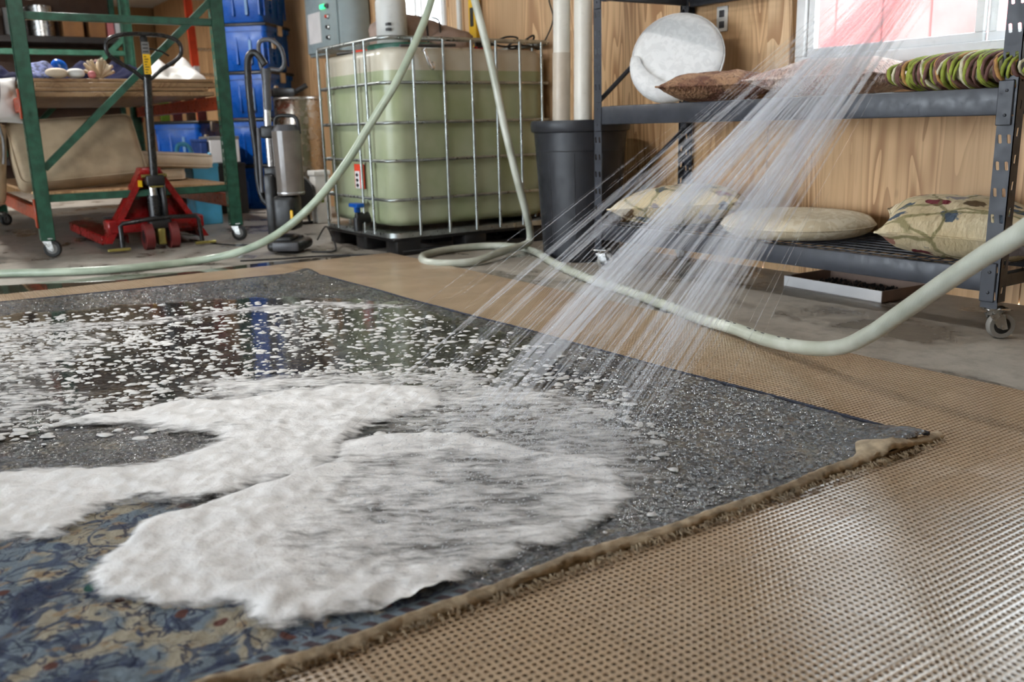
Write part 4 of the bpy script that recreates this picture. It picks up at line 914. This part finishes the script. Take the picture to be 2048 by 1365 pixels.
hl = spline(VP((-.03, .03, 1.04), (-.045, .03, 1.12), (-.035, .03, 1.195), (.03, .03, 1.205), (.085, .03, 1.16), (.10, .03, 1.08), (.075, .03, 1.04), (.02, .03, 1.045)), 5, True)
MB().tube(hl, .0125, 8, True).obj('handle_loop', M['greyplas'], vc, 60)
hs = spline(VP((-.015, .03, 1.07), (-.06, .03, 1.135), (-.105, .03, 1.12), (-.12, .03, 1.02), (-.12, .03, .80), (-.115, .04, .60), (-.12, .05, .42), (-.10, .05, .31), (-.06, .05, .27)), 12)
MB().tube(hs, [.019+.002*(i % 2) for i in range(len(hs))], 10).obj('suction_hose', M['black'], vc, 80)
MB().tube(VP((-.085, .0, .35), (-.075, .0, .72)), .013, 8).obj('crevice_tool', M['greyplas'], vc, 60)

# ------------------------------------------------------------------ steel drum, white tub, black fan behind the vacuum
e = thing('steel_drum', 'tall brushed steel drum between the vacuum and the tank', 'drum', (2.81, 7.22, 0))
T = Matrix.Translation((2.81, 7.22, 0))
MB().lathe([(.001, 0), (.19, 0), (.19, .93), (.196, .935), (.196, .955), (.186, .96), (.001, .955)], 36, T, False).obj('body', M['drum'], e, 40)
MB().tube([T @ Vector((.193*math.cos(R(k*10)), .193*math.sin(R(k*10)), .945)) for k in range(36)], .008, 6, True).obj('rim', M['steel'], e, 60)
e = thing('cordless_tool', 'black power tool lying on the steel drum', 'tool', (2.72, 7.22, .96))
MB().rbox((2.60, 7.18, .962), (2.78, 7.27, 1.03), .02, 2).obj('body', M['black'], e, 45); MB().tube([(2.78, 7.22, .99), (2.88, 7.18, 1.05)], .02, 10).obj('handle', M['black'], e, 50); MB().tube([(2.60, 7.22, 1.0), (2.55, 7.24, 1.0)], .025, 12).obj('collar', M['steel'], e, 50)
e = thing('plastic_tub', 'narrow white plastic tub beside the tank pallet', 'tub', (2.74, 6.72, 0))
MB().rbox((2.68, 6.66, 0), (2.80, 6.78, .37), .012, 2).obj('body', M['white_plastic'], e, 40); MB().rbox((2.672, 6.652, .36), (2.808, 6.788, .40), .008, 2).obj('lid', M['white_plastic'], e, 40); MB().box((2.70, 6.655, .16), (2.74, 6.6595, .20)).obj('label_patch', M['lime'], e)
e = thing('floor_fan', 'round black floor fan behind the vacuum', 'fan', (2.52, 6.75, 0))
T = TR((2.52, 6.75, .22), R(-25), R(90))
for r_ in (.17, .13, .09, .05): MB().tube([T @ Vector((r_*math.cos(R(k*12)), r_*math.sin(R(k*12)), -.05+(.17-r_)*.15)) for k in range(30)], .004, 5, True).obj('guard_ring', M['black'], e, 60)
MB().lathe([(.17, -.04), (.178, 0), (.17, .06), (.001, .062)], 30, T, False).obj('shell', M['black'], e, 45)
for k in range(5): MB().prism([(.02, -.02), (.15, -.05), (.155, .03), (.02, .02)], .003, T @ Matrix.Rotation(R(72*k), 4, 'Z') @ Matrix.Rotation(R(18), 4, 'X')).obj('blade', M['blackrub'], e)
MB().tube([(2.40, 6.7, .012), (2.42, 6.74, .14)], .012, 8).tube([(2.64, 6.72, .012), (2.62, 6.74, .14)], .012, 8).tube([(2.38, 6.7, .012), (2.66, 6.72, .012)], .012, 8).obj('stand', M['black'], e, 60)

# ------------------------------------------------------------------ stacked blue totes
def tote(x, y, z, rz, label, wd=.46, dp=.56, ht=.405):
    e = thing('storage_tote', label, 'tote', (x, y, z), 'blue totes stacked against the right wall'); T = TR((x, y, z), rz)
    vs = []; fs = []; lev = [(.86, 0), (.88, .008), (.97, .30), (.97, .335), (1.03, .335), (1.03, ht-.03), (1.0, ht-.03)]; n = None
    for s_, zz in lev:
        ring = rring(-wd/2*s_, -dp/2*s_, wd/2*s_, dp/2*s_, .05*s_, zz, 5); n = len(ring); vs += ring
    for i in range(len(lev)-1):
        for k in range(n): l = (k+1) % n; fs.append((i*n+k, i*n+l, (i+1)*n+l, (i+1)*n+k))
    fs += [tuple(range(n))[::-1], tuple((len(lev)-1)*n+k for k in range(n))]
    MB().add(vs, fs, T).obj('body', M['blue'], e, 35)
    MB().rbox((-wd/2*1.05, -dp/2*1.05, ht-.03), (wd/2*1.05, dp/2*1.05, ht), .012, 2, T).obj('lid', M['black'], e, 40)
    for k in range(4):
        xx = -wd/2*.8+k*wd*.8/3; MB().rbox((xx-.012, -dp/2*.955-.006, .05), (xx+.012, -dp/2*.93+.01, .29), .006, 1, T).obj('rib', M['blue'], e, 40)
    for k in range(4):
        yy = -dp/2*.8+k*dp*.8/3
        MB().rbox((wd/2*.92, yy-.012, .05), (wd/2*.955+.006, yy+.012, .29), .006, 1, T).obj('rib', M['blue'], e, 40)
    MB().rbox((wd/2*1.03, -.05, ht-.10), (wd/2*1.03+.018, .05, ht-.01), .006, 1, T).obj('latch', M['cream'], e, 40)
    MB().rbox((wd/2*1.03, -.20, ht-.22), (wd/2*1.03+.018, -.13, ht-.13), .006, 1, T).obj('latch', M['cream'], e, 40)
    MB().box((wd*.12, -dp/2*.975-.004, .06), (wd*.17, -dp/2*.93, .26), T).obj('printed_mark', M['bluedk'], e)
    return e
tl = ['bottom blue tote of the stack by the panel', 'second blue tote from the bottom of the stack', 'middle blue tote of the stack behind the vacuum', 'fourth blue tote up, behind the vacuum handle', 'top blue tote of the stack by the grey panel']
for k in range(5): tote(2.985-.012*(k < 2), 8.62, .412*k, R(-43)+R((0, 2, -1, 1, 0)[k]), tl[k])
tote(2.47, 9.22, 0, R(-40), 'blue tote on the floor at the foot of the tall stack'); tote(2.47, 9.22, .41, R(-40), 'blue tote set on another, left of the tall stack')

# ------------------------------------------------------------------ pallet jack
JX, JY = 1.365, 5.99
pj = thing('pallet_jack', 'red pallet jack with tall black handle before the rack', 'pallet jack', (JX, JY, 0))
PT = lambda pts: [(JX+a, JY+b, c) for a, b, c in pts]
for s in (-1, 1):
    b = MB(); x0, x1 = (JX-.31, JX-.15) if s < 0 else (JX+.15, JX+.31)
    b.rbox((x0, JY+.20, .075), (x1, JY+1.42, .088), .004, 1).rbox((x0, JY+.20, .03), (x0+.008, JY+1.40, .085), .003, 1).rbox((x1-.008, JY+.20, .03), (x1, JY+1.40, .085), .003, 1)
    b.prism([(0, 0), (.16, 0), (.11, .14), (.05, .14)], .013, Matrix.Translation((x0, JY+1.40, .075))).obj('fork', M['red'], pj, 40)
    MB().tube([(x0+.03, JY+1.2, .04), (x1-.03, JY+1.2, .04)], .038, 14).obj('load_roller', M['blackrub'], pj, 50)
    # sloping side flange of the triangular head
    d = Vector((s*-.255, 0, .40)); q = MB()
    q.add(PT([(s*.315, .06, .05), (s*.055, .06, .49), (s*.055, .20, .49), (s*.315, .20, .05), (s*.275, .06, .05), (s*.03, .06, .46), (s*.03, .20, .46), (s*.275, .20, .05)]),
          [(0,1,2,3),(4,7,6,5),(0,4,5,1),(3,2,6,7),(1,5,6,2),(0,3,7,4)]).obj('side_flange', M['red'], pj)
MB().add(PT([(-.29, .19, .10), (.29, .19, .10), (.05, .19, .48), (-.05, .19, .48), (-.29, .205, .10), (.29, .205, .10), (.05, .205, .48), (-.05, .205, .48)]), [(0,1,2,3),(4,7,6,5),(0,4,5,1),(1,5,6,2),(2,6,7,3),(3,7,4,0)]).obj('back_plate', M['red'], pj)
MB().rbox((JX-.29, JY+.05, .11), (JX+.29, JY+.20, .19), .008, 1).obj('cross_member', M['red'], pj, 40)
MB().rbox((JX-.06, JY+.05, .455), (JX+.06, JY+.205, .50), .012, 2).obj('top_cap', M['red'], pj, 40)
MB().box((JX-.115, JY+.183, .30), (JX-.06, JY+.189, .37)).obj('data_plate', M['boxgrey'], pj); MB().box((JX-.085, JY+.04, .385), (JX-.065, JY+.10, .425)).obj('yellow_tag', M['yellow'], pj)
MB().box((JX+.09, JY+.183, .30), (JX+.13, JY+.189, .31)).obj('warning_mark', M['yellow'], pj)
MB().tube([(JX, JY+.06, .14), (JX, JY+.06, .33)], .042, 18).obj('pump_cylinder', M['blackpaint'], pj, 50)
MB().tube([(JX, JY+.06, .33), (JX, JY+.06, .40)], .028, 16).obj('ram', M['chrome'], pj, 50); MB().tube([(JX-.03, JY+.0, .385), (JX+.05, JY+.0, .385)], .007, 8).obj('pin', M['brass'], pj, 50)
MB().rbox((JX-.05, JY-.02, .39), (JX+.06, JY+.09, .455), .012, 2).rbox((JX+.035, JY+.0, .16), (JX+.065, JY+.10, .42), .01, 1).rbox((JX-.06, JY-.02, .12), (JX+.075, JY+.11, .19), .015, 2).obj('pump_block', M['black'], pj, 45)
b = MB().tube([(JX-.07, JY+.02, .45), (JX+.08, JY+.02, .45)], .012, 10).obj('pivot_pin', M['brass'], pj, 50)
MB().tube([(JX+.005, JY+.02, .44), (JX+.012, JY-.005, .80), (JX+.02, JY-.03, 1.04)], .0245, 14).obj('handle_shaft', M['blackpaint'], pj, 50)
hp = spline(PT([(.02, -.03, 1.02), (-.06, -.033, 1.075), (-.17, -.036, 1.145), (-.195, -.04, 1.20), (-.17, -.042, 1.25), (-.09, -.045, 1.275), (.02, -.046, 1.28), (.13, -.045, 1.275), (.21, -.042, 1.25), (.235, -.04, 1.20), (.21, -.036, 1.145), (.10, -.033, 1.075)]), 6, True)
MB().tube(hp, .0125, 8, True).obj('handle_grip', M['blackpaint'], pj, 60)
MB().rbox((JX-.0, JY-.06, 1.03), (JX+.04, JY-.03, 1.27), .008, 1).obj('handle_centre', M['black'], pj, 45)
lb = MB().box((JX+.0, JY-.066, 1.05), (JX+.042, JY-.061, 1.165)).obj('yellow_label', M['yellow'], pj)
for k in range(7): MB().box((JX+.006, JY-.0675, 1.058+.015*k), (JX+.018+.012*((k*7) % 3)/2, JY-.0665, 1.063+.015*k)).obj('print_line', M['black'], lb)
lb = MB().box((JX+.0, JY-.066, 1.165), (JX+.042, JY-.061, 1.235)).obj('grey_label', M['boxgrey'], pj)
for k in range(3): MB().box((JX+.004, JY-.0675, 1.176+.02*k), (JX+.034, JY-.0665, 1.182+.02*k), None).obj('print_line', M['black'], lb)
MB().tube([(JX+.05, JY-.03, 1.20), (JX+.12, JY-.03, 1.185), (JX+.16, JY-.03, 1.16)], .005, 6).obj('release_lever', M['blackpaint'], pj, 60)
for x in (-.075, .075):
    w_ = MB().tube(PT([(x-.025, .0, .082), (x+.025, .0, .082)]), .082, 26).obj('steer_wheel', M['redwheel'], pj, 50)
    MB().tube(PT([(x-.027, .0, .082), (x+.027, .0, .082)]), .04, 18).obj('wheel_hub', M['black'], w_, 50)
MB().rbox((JX-.024, JY-.05, .03), (JX+.024, JY+.03, .13), .008, 2).obj('axle_block', M['brass'], pj, 45)
MB().tube(PT([(-.235, -.03, .03), (-.235, -.03, .16), (-.22, -.03, .175), (-.05, -.02, .19), (.07, -.02, .195), (.22, -.03, .19), (.235, -.03, .17), (.245, -.03, .03)]), .014, 8).obj('lift_frame', M['blackpaint'], pj, 60)
for s in (-1, 1): MB().rbox((JX+s*.26-.065, JY-.06, .012), (JX+s*.26+.065, JY-.03, .03), .004, 1).obj('foot_guard', M['brass'], pj, 40)

# ------------------------------------------------------------------ green pallet rack on casters
GX0, GX1, GY0, GY1 = .70, 1.91, 6.05, 8.62
rk = thing('pallet_rack', 'green rolling pallet rack with orange beams and wood decks', 'rack', (1.3, 7.3, 0))
def gpost(x, y, fy):
    n = int(2.2/.0508); b = MB(); wd = .078; z0 = .10; th = .002
    b.perf(wd, .0508, 1, n, OCT(.0075), th, Matrix(((1, 0, 0, x), (0, 0, -fy, y), (0, 1, 0, z0), (0, 0, 0, 1))))
    for xx, s in ((x, -1), (x+wd, 1)):
        b.perf(.06, .0508, 1, n, slot(.016, .026), th, Matrix(((0, 0, s, xx), (1, 0, 0, y if fy > 0 else y-.06), (0, 1, 0, z0), (0, 0, 0, 1))))
    b.box((x+.004, (y+.003) if fy > 0 else (y-.01), z0), (x+wd-.004, (y+.006) if fy > 0 else (y-.007), z0+.0508*n))
    return b.obj('upright', M['green'], rk)
for x in (GX0, GX1-.078):
    for y, fy in ((GY0, 1), (GY1, -1)): gpost(x, y, fy)
for y in (GY0+.03, GY1-.03):
    for z in (.345, 1.375):
        MB().rbox((GX0+.07, y-.018, z-.022), (GX1-.07, y+.018, z+.022), .004, 1).obj('horizontal_brace', M['green'], rk, 40)
    p0, p1 = Vector((GX0+.075, y, .52)), Vector((GX1-.07, y, 1.50)); d = (p1-p0).normalized(); s_ = Vector((-d.z, 0, d.x))*.020
    b = MB(); q = Vector((0, .016, 0)); b.add([p0-s_-q, p1-s_-q, p1+s_-q, p0+s_-q, p0-s_+q, p1-s_+q, p1+s_+q, p0+s_+q], [(0,1,2,3),(4,7,6,5),(0,4,5,1),(2,6,7,3),(1,5,6,2),(0,3,7,4)]).obj('diagonal_brace', M['green'], rk)
for x, s in ((GX0-.004, 0), (GX1-.046, 1)):
    for z in (.215, .845): 
        o = MB().rbox((x, GY0+.07, z), (x+.05, GY1-.07, z+.085), .006, 1).obj('beam', M['orange'], rk, 40)
        for y in (GY0+.02, GY1-.075): MB().rbox((x-.006+.05*s, y, z-.04), (x+.004+.05*s, y+.055, z+.13), .003, 1).obj('connector', M['orange'], o, 40)
for k in range(6):
    y = GY0+.10+k*.41; MB().rbox((GX0+.02, y, .36), (GX1-.05, y+.40, .378), .003, 1).obj('deck_board', M['ply'], rk, 40)
for lv, (z, dz, x0, x1) in enumerate(((.93, .028, .76, 1.83), (.963, .02, .74, 1.80), (.985, .03, .80, 1.86), (1.018, .02, .74, 1.85))):
    for k in range(5):
        y = GY0+.085+k*.48+.02*lv*(k == 0); MB().rbox((x0, y, z), (x1, y+.47, z+dz), .003, 1).obj('deck_board', M['deck'], rk, 40)
for x, y, a in ((GX0+.04, GY0+.03, -25), (GX1-.04, GY0+.03, -38), (GX0+.04, GY1-.03, 30), (GX1-.04, GY1-.03, 10)): caster(rk, x, y, .115, .05, R(a), 'blackrub', .03, 'boxgrey')
# cushions on the rack
def boxcush(name, label, m, c, sz, r, rz=0., rx=0., ry=0., base=None):
    T = TR(c, rz, rx, ry); e = thing(name, label, 'cushion', base or (c[0], c[1], c[2]-sz[2]/2)); b = MB(); n = 14; h = [s/2 for s in sz]
    bm = bmesh.new(); bmesh.ops.create_cube(bm, size=1)
    for v in bm.verts: v.co = Vector([v.co[i]*sz[i] for i in range(3)])
    bmesh.ops.bevel(bm, geom=bm.edges[:], offset=r, segments=4, profile=.5, affect='EDGES'); bmesh.ops.subdivide_edges(bm, edges=[e_ for e_ in bm.edges if e_.calc_length() > .12], cuts=6, use_grid_fill=True)
    for v in bm.verts:
        q = [abs(v.co[i])/h[i] for i in range(3)]
        for i in range(3):
            o1, o2 = (i+1) % 3, (i+2) % 3
            if q[i] > .9: v.co[i] *= 1+.10*(1-min(1, q[o1])**2)*(1-min(1, q[o2])**2)*min(1, .15/sz[i])+.02*mnoise.noise(v.co*6+Vector(c))
    bm.verts.index_update(); b.add([v.co.copy() for v in bm.verts], [[v.index for v in f.verts] for f in bm.faces], T); bm.free()
    b.obj('cover', m, e, 60)
    for s in (-1, 1):
        rg = rring(-h[0]+.004, -h[1]+.004, h[0]-.004, h[1]-.004, r, s*(h[2]-r*.35), 5)
        MB().tube([T @ Vector(p) for p in rg], .005, 5, True).obj('piping', m, e, 60)
    return e
boxcush('seat_cushion', 'large beige box cushion tilted up on the lower rack deck', M['beige'], (1.015, 6.42, .60), (.74, .42, .17), .045, R(2), R(62), R(-3), (1.015, 6.42, .378))
boxcush('seat_cushion', 'long cream box cushion on top of the low pile', M['cream'], (1.62, 6.98, .523), (.62, .62, .105), .04, R(4), R(0), R(4), (1.62, 6.98, .465))
boxcush('seat_cushion', 'shorter cream box cushion under the long one', M['cream'], (1.50, 7.0, .424), (.52, .6, .085), .035, R(-3), 0, 0, (1.5, 7.0, .378))
boxcush('seat_cushion', 'beige cushion standing outside the left rack post', M['beige'], (.50, 6.62, .55), (.16, .55, .50), .05, R(8), 0, R(8), (.5, 6.62, .30))
pillow('bed_pillow', 'white pillow hanging over the left rack edge', M['whitefab'], (.57, 6.40, .92), .17, .14, .06, R(10), R(75), 0, seed=4)
one(MB().tube(spline([(.62, 6.24, 1.06), (.61, 6.22, .95), (.585, 6.24, .82), (.60, 6.26, .68), (.585, 6.28, .55)], 6), .008, 6), 'hanging_rope', M['boxgrey'], 'grey cord hanging down by the white pillow', 'cord', (.585, 6.28, .55), 60)
# cloth, coral, bag and oddments on the middle deck
DZ = 1.04
def cloth(name, label, m, x0, x1, y0, y1, h, sd, n=22, cat='cloth'):
    vs = []; fs = []
    for j in range(n+1):
        for i in range(n+1):
            u, v = i/n, j/n; x = x0+(x1-x0)*u; y = y0+(y1-y0)*v; e_ = (math.sin(math.pi*u)*math.sin(math.pi*v))**.4
            z = DZ+.004+e_*h*(.6+.9*mnoise.noise(Vector((x*5+sd, y*5, 0)))+.35*mnoise.noise(Vector((x*14+sd, y*14, 3))))
            vs.append((x+.03*mnoise.noise(Vector((y*9, sd, 1))), y+.03*mnoise.noise(Vector((x*9, sd, 2))), max(DZ+.004, z)))
    vs += [(x, y, DZ+.001) for x, y, z in vs]; m0 = (n+1)**2
    for j in range(n):
        for i in range(n):
            a = j*(n+1)+i; fs += [(a, a+1, a+n+2, a+n+1), (m0+a, m0+a+n+1, m0+a+n+2, m0+a+1)]
    bd = [i for i in range(n+1)]+[(j+1)*(n+1)+n for j in range(n)]+[n*(n+1)+n-1-i for i in range(n)]+[(n-1-j)*(n+1) for j in range(n-1)]
    for a, b_ in zip(bd, bd[1:]+bd[:1]): fs.append((a, m0+a, m0+b_, b_))
    one(MB().add(vs, fs), name, m, label, cat, ((x0+x1)/2, (y0+y1)/2, DZ), 80)
cloth('folded_cloth', 'navy cloth heaped on the middle rack deck', M['navyfab'], .98, 1.62, 6.55, 7.1, .17, 2)
cloth('folded_cloth', 'dark navy cloth hanging at the far left of the deck', M['navyfab'], .45, .78, 6.5, 6.9, .13, 8)
cloth('cloth_scrap', 'blue and white striped cloth scrap on the deck edge', mat('striped_scrap', lin(96, 104, 150), .85, var=.5, sc=40), .76, .95, 6.2, 6.5, .10, 5)
cloth('plastic_bag', 'crumpled white plastic bag at the right end of the deck', M['whitefab'], 1.52, 1.88, 6.42, 6.9, .20, 13, cat='bag')
cloth('cloth_scrap', 'brown cloth folded on top of the navy cloth', mat('brown_scrap', lin(96, 70, 64), .85), 1.22, 1.45, 7.12, 7.5, .24, 17)
e = thing('coral_piece', 'branching tan coral standing on the middle rack deck', 'coral', (1.20, 6.36, DZ))
for k in range(34):
    a = random.uniform(0, 2*math.pi); t = random.uniform(.15, 1.35); L = random.uniform(.07, .125); d = Vector((math.cos(a)*math.sin(t), math.sin(a)*math.sin(t)*.8, max(.15, math.cos(t)))); p = Vector((1.20, 6.36, DZ+.01)); q = p+d*L
    MB().tube([p, p+d*L*.55, q, q+d*.006], [.009, .008, .010, .004], 6).obj('branch', M['coral'], e, 60)
def odd(name, label, m, c, a, cat, e=.8):
    t = thing(name, label, cat, (c[0], c[1], c[2]-a[2])); MB().ell(c, a, 18, 10, e, None, .15, 14).obj('body', m, t, 60)
    MB().tube([(c[0]-a[0]*.6, c[1]-a[1]*.3, c[2]+a[2]*.5), (c[0]+a[0]*.6, c[1]-a[1]*.3, c[2]+a[2]*.6)], .006, 6).obj('band', M['cream'], t, 60)
odd('fabric_bundle', 'small cream fabric bundle on the deck edge', M['cream'], (.93, 6.22, DZ+.03), (.06, .05, .03), 'bundle')
odd('fabric_bundle', 'small bright blue bundle behind the cream one', M['blue'], (.98, 6.42, DZ+.065), (.05, .04, .06), 'bundle')
odd('fabric_bundle', 'grey and white bundle between the cream one and coral', M['whitefab'], (1.035, 6.22, DZ+.03), (.05, .04, .028), 'bundle')
odd('small_box', 'small pink object left of the coral', M['pink'], (1.125, 6.22, DZ+.022), (.022, .022, .022), 'object')

# ------------------------------------------------------------------ far shelving behind the rack
fs_ = thing('back_shelving', 'dark shelving unit far behind the green rack', 'shelf', (1.1, 10.1, 0))
for z in (.45, .98, 1.56, 2.1): MB().rbox((-.6, 9.85, z), (2.15, 10.35, z+.06), .004, 1).obj('shelf_board', M['darkshelf'], fs_, 40)
for x in (-.6, .75, 2.1):
    for y in (9.86, 10.30): MB().rbox((x, y, 0), (x+.05, y+.05, 2.3), .003, 1).obj('upright', M['green'], fs_, 40)
MB().box((-.6, 10.36, .3), (2.15, 10.38, 2.3)).obj('back_panel', M['brownwood'], fs_)
def bx(name, label, m, lo, hi, cat='box', lidm=None):
    e = thing(name, label, cat, ((lo[0]+hi[0])/2, (lo[1]+hi[1])/2, lo[2])); MB().rbox(lo, hi, .006, 1).obj('body', m, e, 40)
    hz = hi[2]; MB().rbox((lo[0]-.004, lo[1]-.004, hz-.02), (hi[0]+.004, hi[1]+.004, hz+.008), .004, 1).obj('lid', lidm or m, e, 40)
def pot(label, x, y, z, r, h, m):
    e = thing('metal_can', label, 'can', (x, y, z)); T = Matrix.Translation((x, y, z)); MB().lathe([(.001, 0), (r, 0), (r, h), (r*.94, h), (r*.93, h-.01), (.001, h-.012)], 26, T, False).obj('body', m, e, 40); MB().tube([T @ Vector((r*math.cos(R(k*14.4)), r*math.sin(R(k*14.4)), h)) for k in range(25)], .005, 6, True).obj('rim', M['chrome'], e, 60)
z = 1.62
pot('wide silver can on the far shelf', 1.43, 10.05, z, .11, .28, M['steel']); pot('dull grey can beside the wide silver can', 1.21, 10.05, z, .10, .26, M['boxgrey'])
bx('carton', 'brown carton with white top on the far shelf', M['cardboard'], (1.60, 9.95, z), (1.78, 10.2, z+.20), 'carton', M['paper'])
bx('carton', 'brown carton with teal lid on the far shelf', M['cardboard'], (1.83, 9.95, z), (1.98, 10.2, z+.20), 'carton', M['teal'])
bx('carton', 'pink carton at the right end of the far shelf', M['pink'], (1.99, 9.92, z), (2.05, 10.1, z+.2), 'carton'); bx('carton', 'white carton beside the pink one', M['paper'], (2.06, 9.92, z), (2.14, 10.1, z+.2), 'carton')
bx('carton', 'grey flat carton on the second far shelf', M['boxgrey'], (1.2, 9.92, 1.05), (1.6, 10.2, 1.32), 'carton'); bx('carton', 'pale carton at the far left of the top shelf', M['paper'], (.85, 9.95, z), (1.05, 10.2, z+.2), 'carton', M['pink'])
bx('carton', 'white carton on the bottom far shelf', M['paper'], (1.55, 9.92, .51), (1.95, 10.2, .72), 'carton')
e = thing('pendant_lamp', 'small white pendant lamp hanging behind the left rack post', 'lamp', (1.02, 7.6, 1.652)); MB().ell((1.02, 7.6, 1.68), (.06, .06, .028), 18, 10).obj('shade', M['whitefab'], e, 60); MB().tube([(1.02, 7.6, 1.70), (1.02, 7.6, 2.42)], .005, 6).obj('cord', M['black'], e, 60)
# orange ladder leaning at the wall, boards, boxes near the totes
e = thing('step_ladder', 'orange fibreglass ladder leaning at the far wall', 'ladder', (3.05, 10.7, 0))
L0, L1 = Vector((2.98, 10.5, 0)), Vector((3.05, 10.9, 2.38)); sd = Vector((.36, .06, 0))
for o_ in (Vector(), sd):
    b = MB(); p, q = L0+o_, L1+o_*.9; b.add([p+Vector(v) for v in ((-.04, -.02, 0), (.04, -.02, 0), (.04, .03, 0), (-.04, .03, 0))]+[q+Vector(v) for v in ((-.04, -.02, 0), (.04, -.02, 0), (.04, .03, 0), (-.04, .03, 0))], [(0,3,2,1),(4,5,6,7),(0,1,5,4),(1,2,6,5),(2,3,7,6),(3,0,4,7)]).obj('rail', mat('ladder_orange', lin(214, 70, 40), .4) if not o_.length else bpy.data.materials['ladder_orange'], e)
for k in range(8):
    t = .1+k*.115; MB().tube([L0.lerp(L1, t), (L0+sd).lerp(L1+sd*.9, t)], .018, 8).obj('rung', M['steel'], e, 60)
MB().box((2.985, 10.64, 1.15), (3.04, 10.69, 1.42)).obj('label_plate', M['paper'], e)
for k, (x, m, h, lb) in enumerate(((2.30, 'lime', 1.25, 'lime green board standing behind the rack'), (2.42, 'maroon', 1.3, 'maroon board standing behind the rack'), (2.55, 'brownwood', 1.35, 'brown board standing behind the rack'), (2.66, 'maroon', 1.2, 'dark red board nearest the ladder'))):
    one(MB().rbox((x, 9.52, 0), (x+.085, 9.56, h), .004, 1), 'upright_board', M[m], lb, 'board', (x+.04, 9.54, 0), 40)
bx('appliance_box', 'blue and white appliance box behind the cushions', M['paper'], (2.36, 8.2, .44), (2.62, 8.5, .66), 'box', M['boxgrey']); bx('appliance_box', 'dark blue box side beside the white box', mat('navy_box', lin(30, 60, 120), .6), (2.28, 8.2, .44), (2.34, 8.5, .64), 'box')
bx('tool_case', 'black tool case under the appliance boxes', M['black'], (2.24, 8.15, .0), (2.64, 8.55, .43), 'case')
e = thing('watering_can', 'light blue plastic watering can behind the cream cushions', 'can', (2.08, 8.0, .38))
MB().ell((2.08, 8.0, .44), (.15, .10, .06), 20, 10, .8).obj('body', M['teal'], e, 60); MB().tube(spline([(2.02, 8.0, .48), (2.04, 8.0, .60), (2.12, 8.0, .60), (2.16, 8.0, .49)], 6), .018, 8).obj('handle', M['teal'], e, 60); MB().tube([(2.2, 8.0, .44), (2.30, 8.0, .53)], .018, 8).obj('spout', M['teal'], e, 60)
bx('crate', 'low black crate under the light blue watering can', M['black'], (1.97, 7.85, 0), (2.21, 8.15, .37), 'crate')
bx('tarp_bin', 'light blue plastic bin at the rack end', M['teal'], (1.95, 7.3, .0), (2.15, 7.55, .46), 'bin')
bpy.context.view_layer.update()
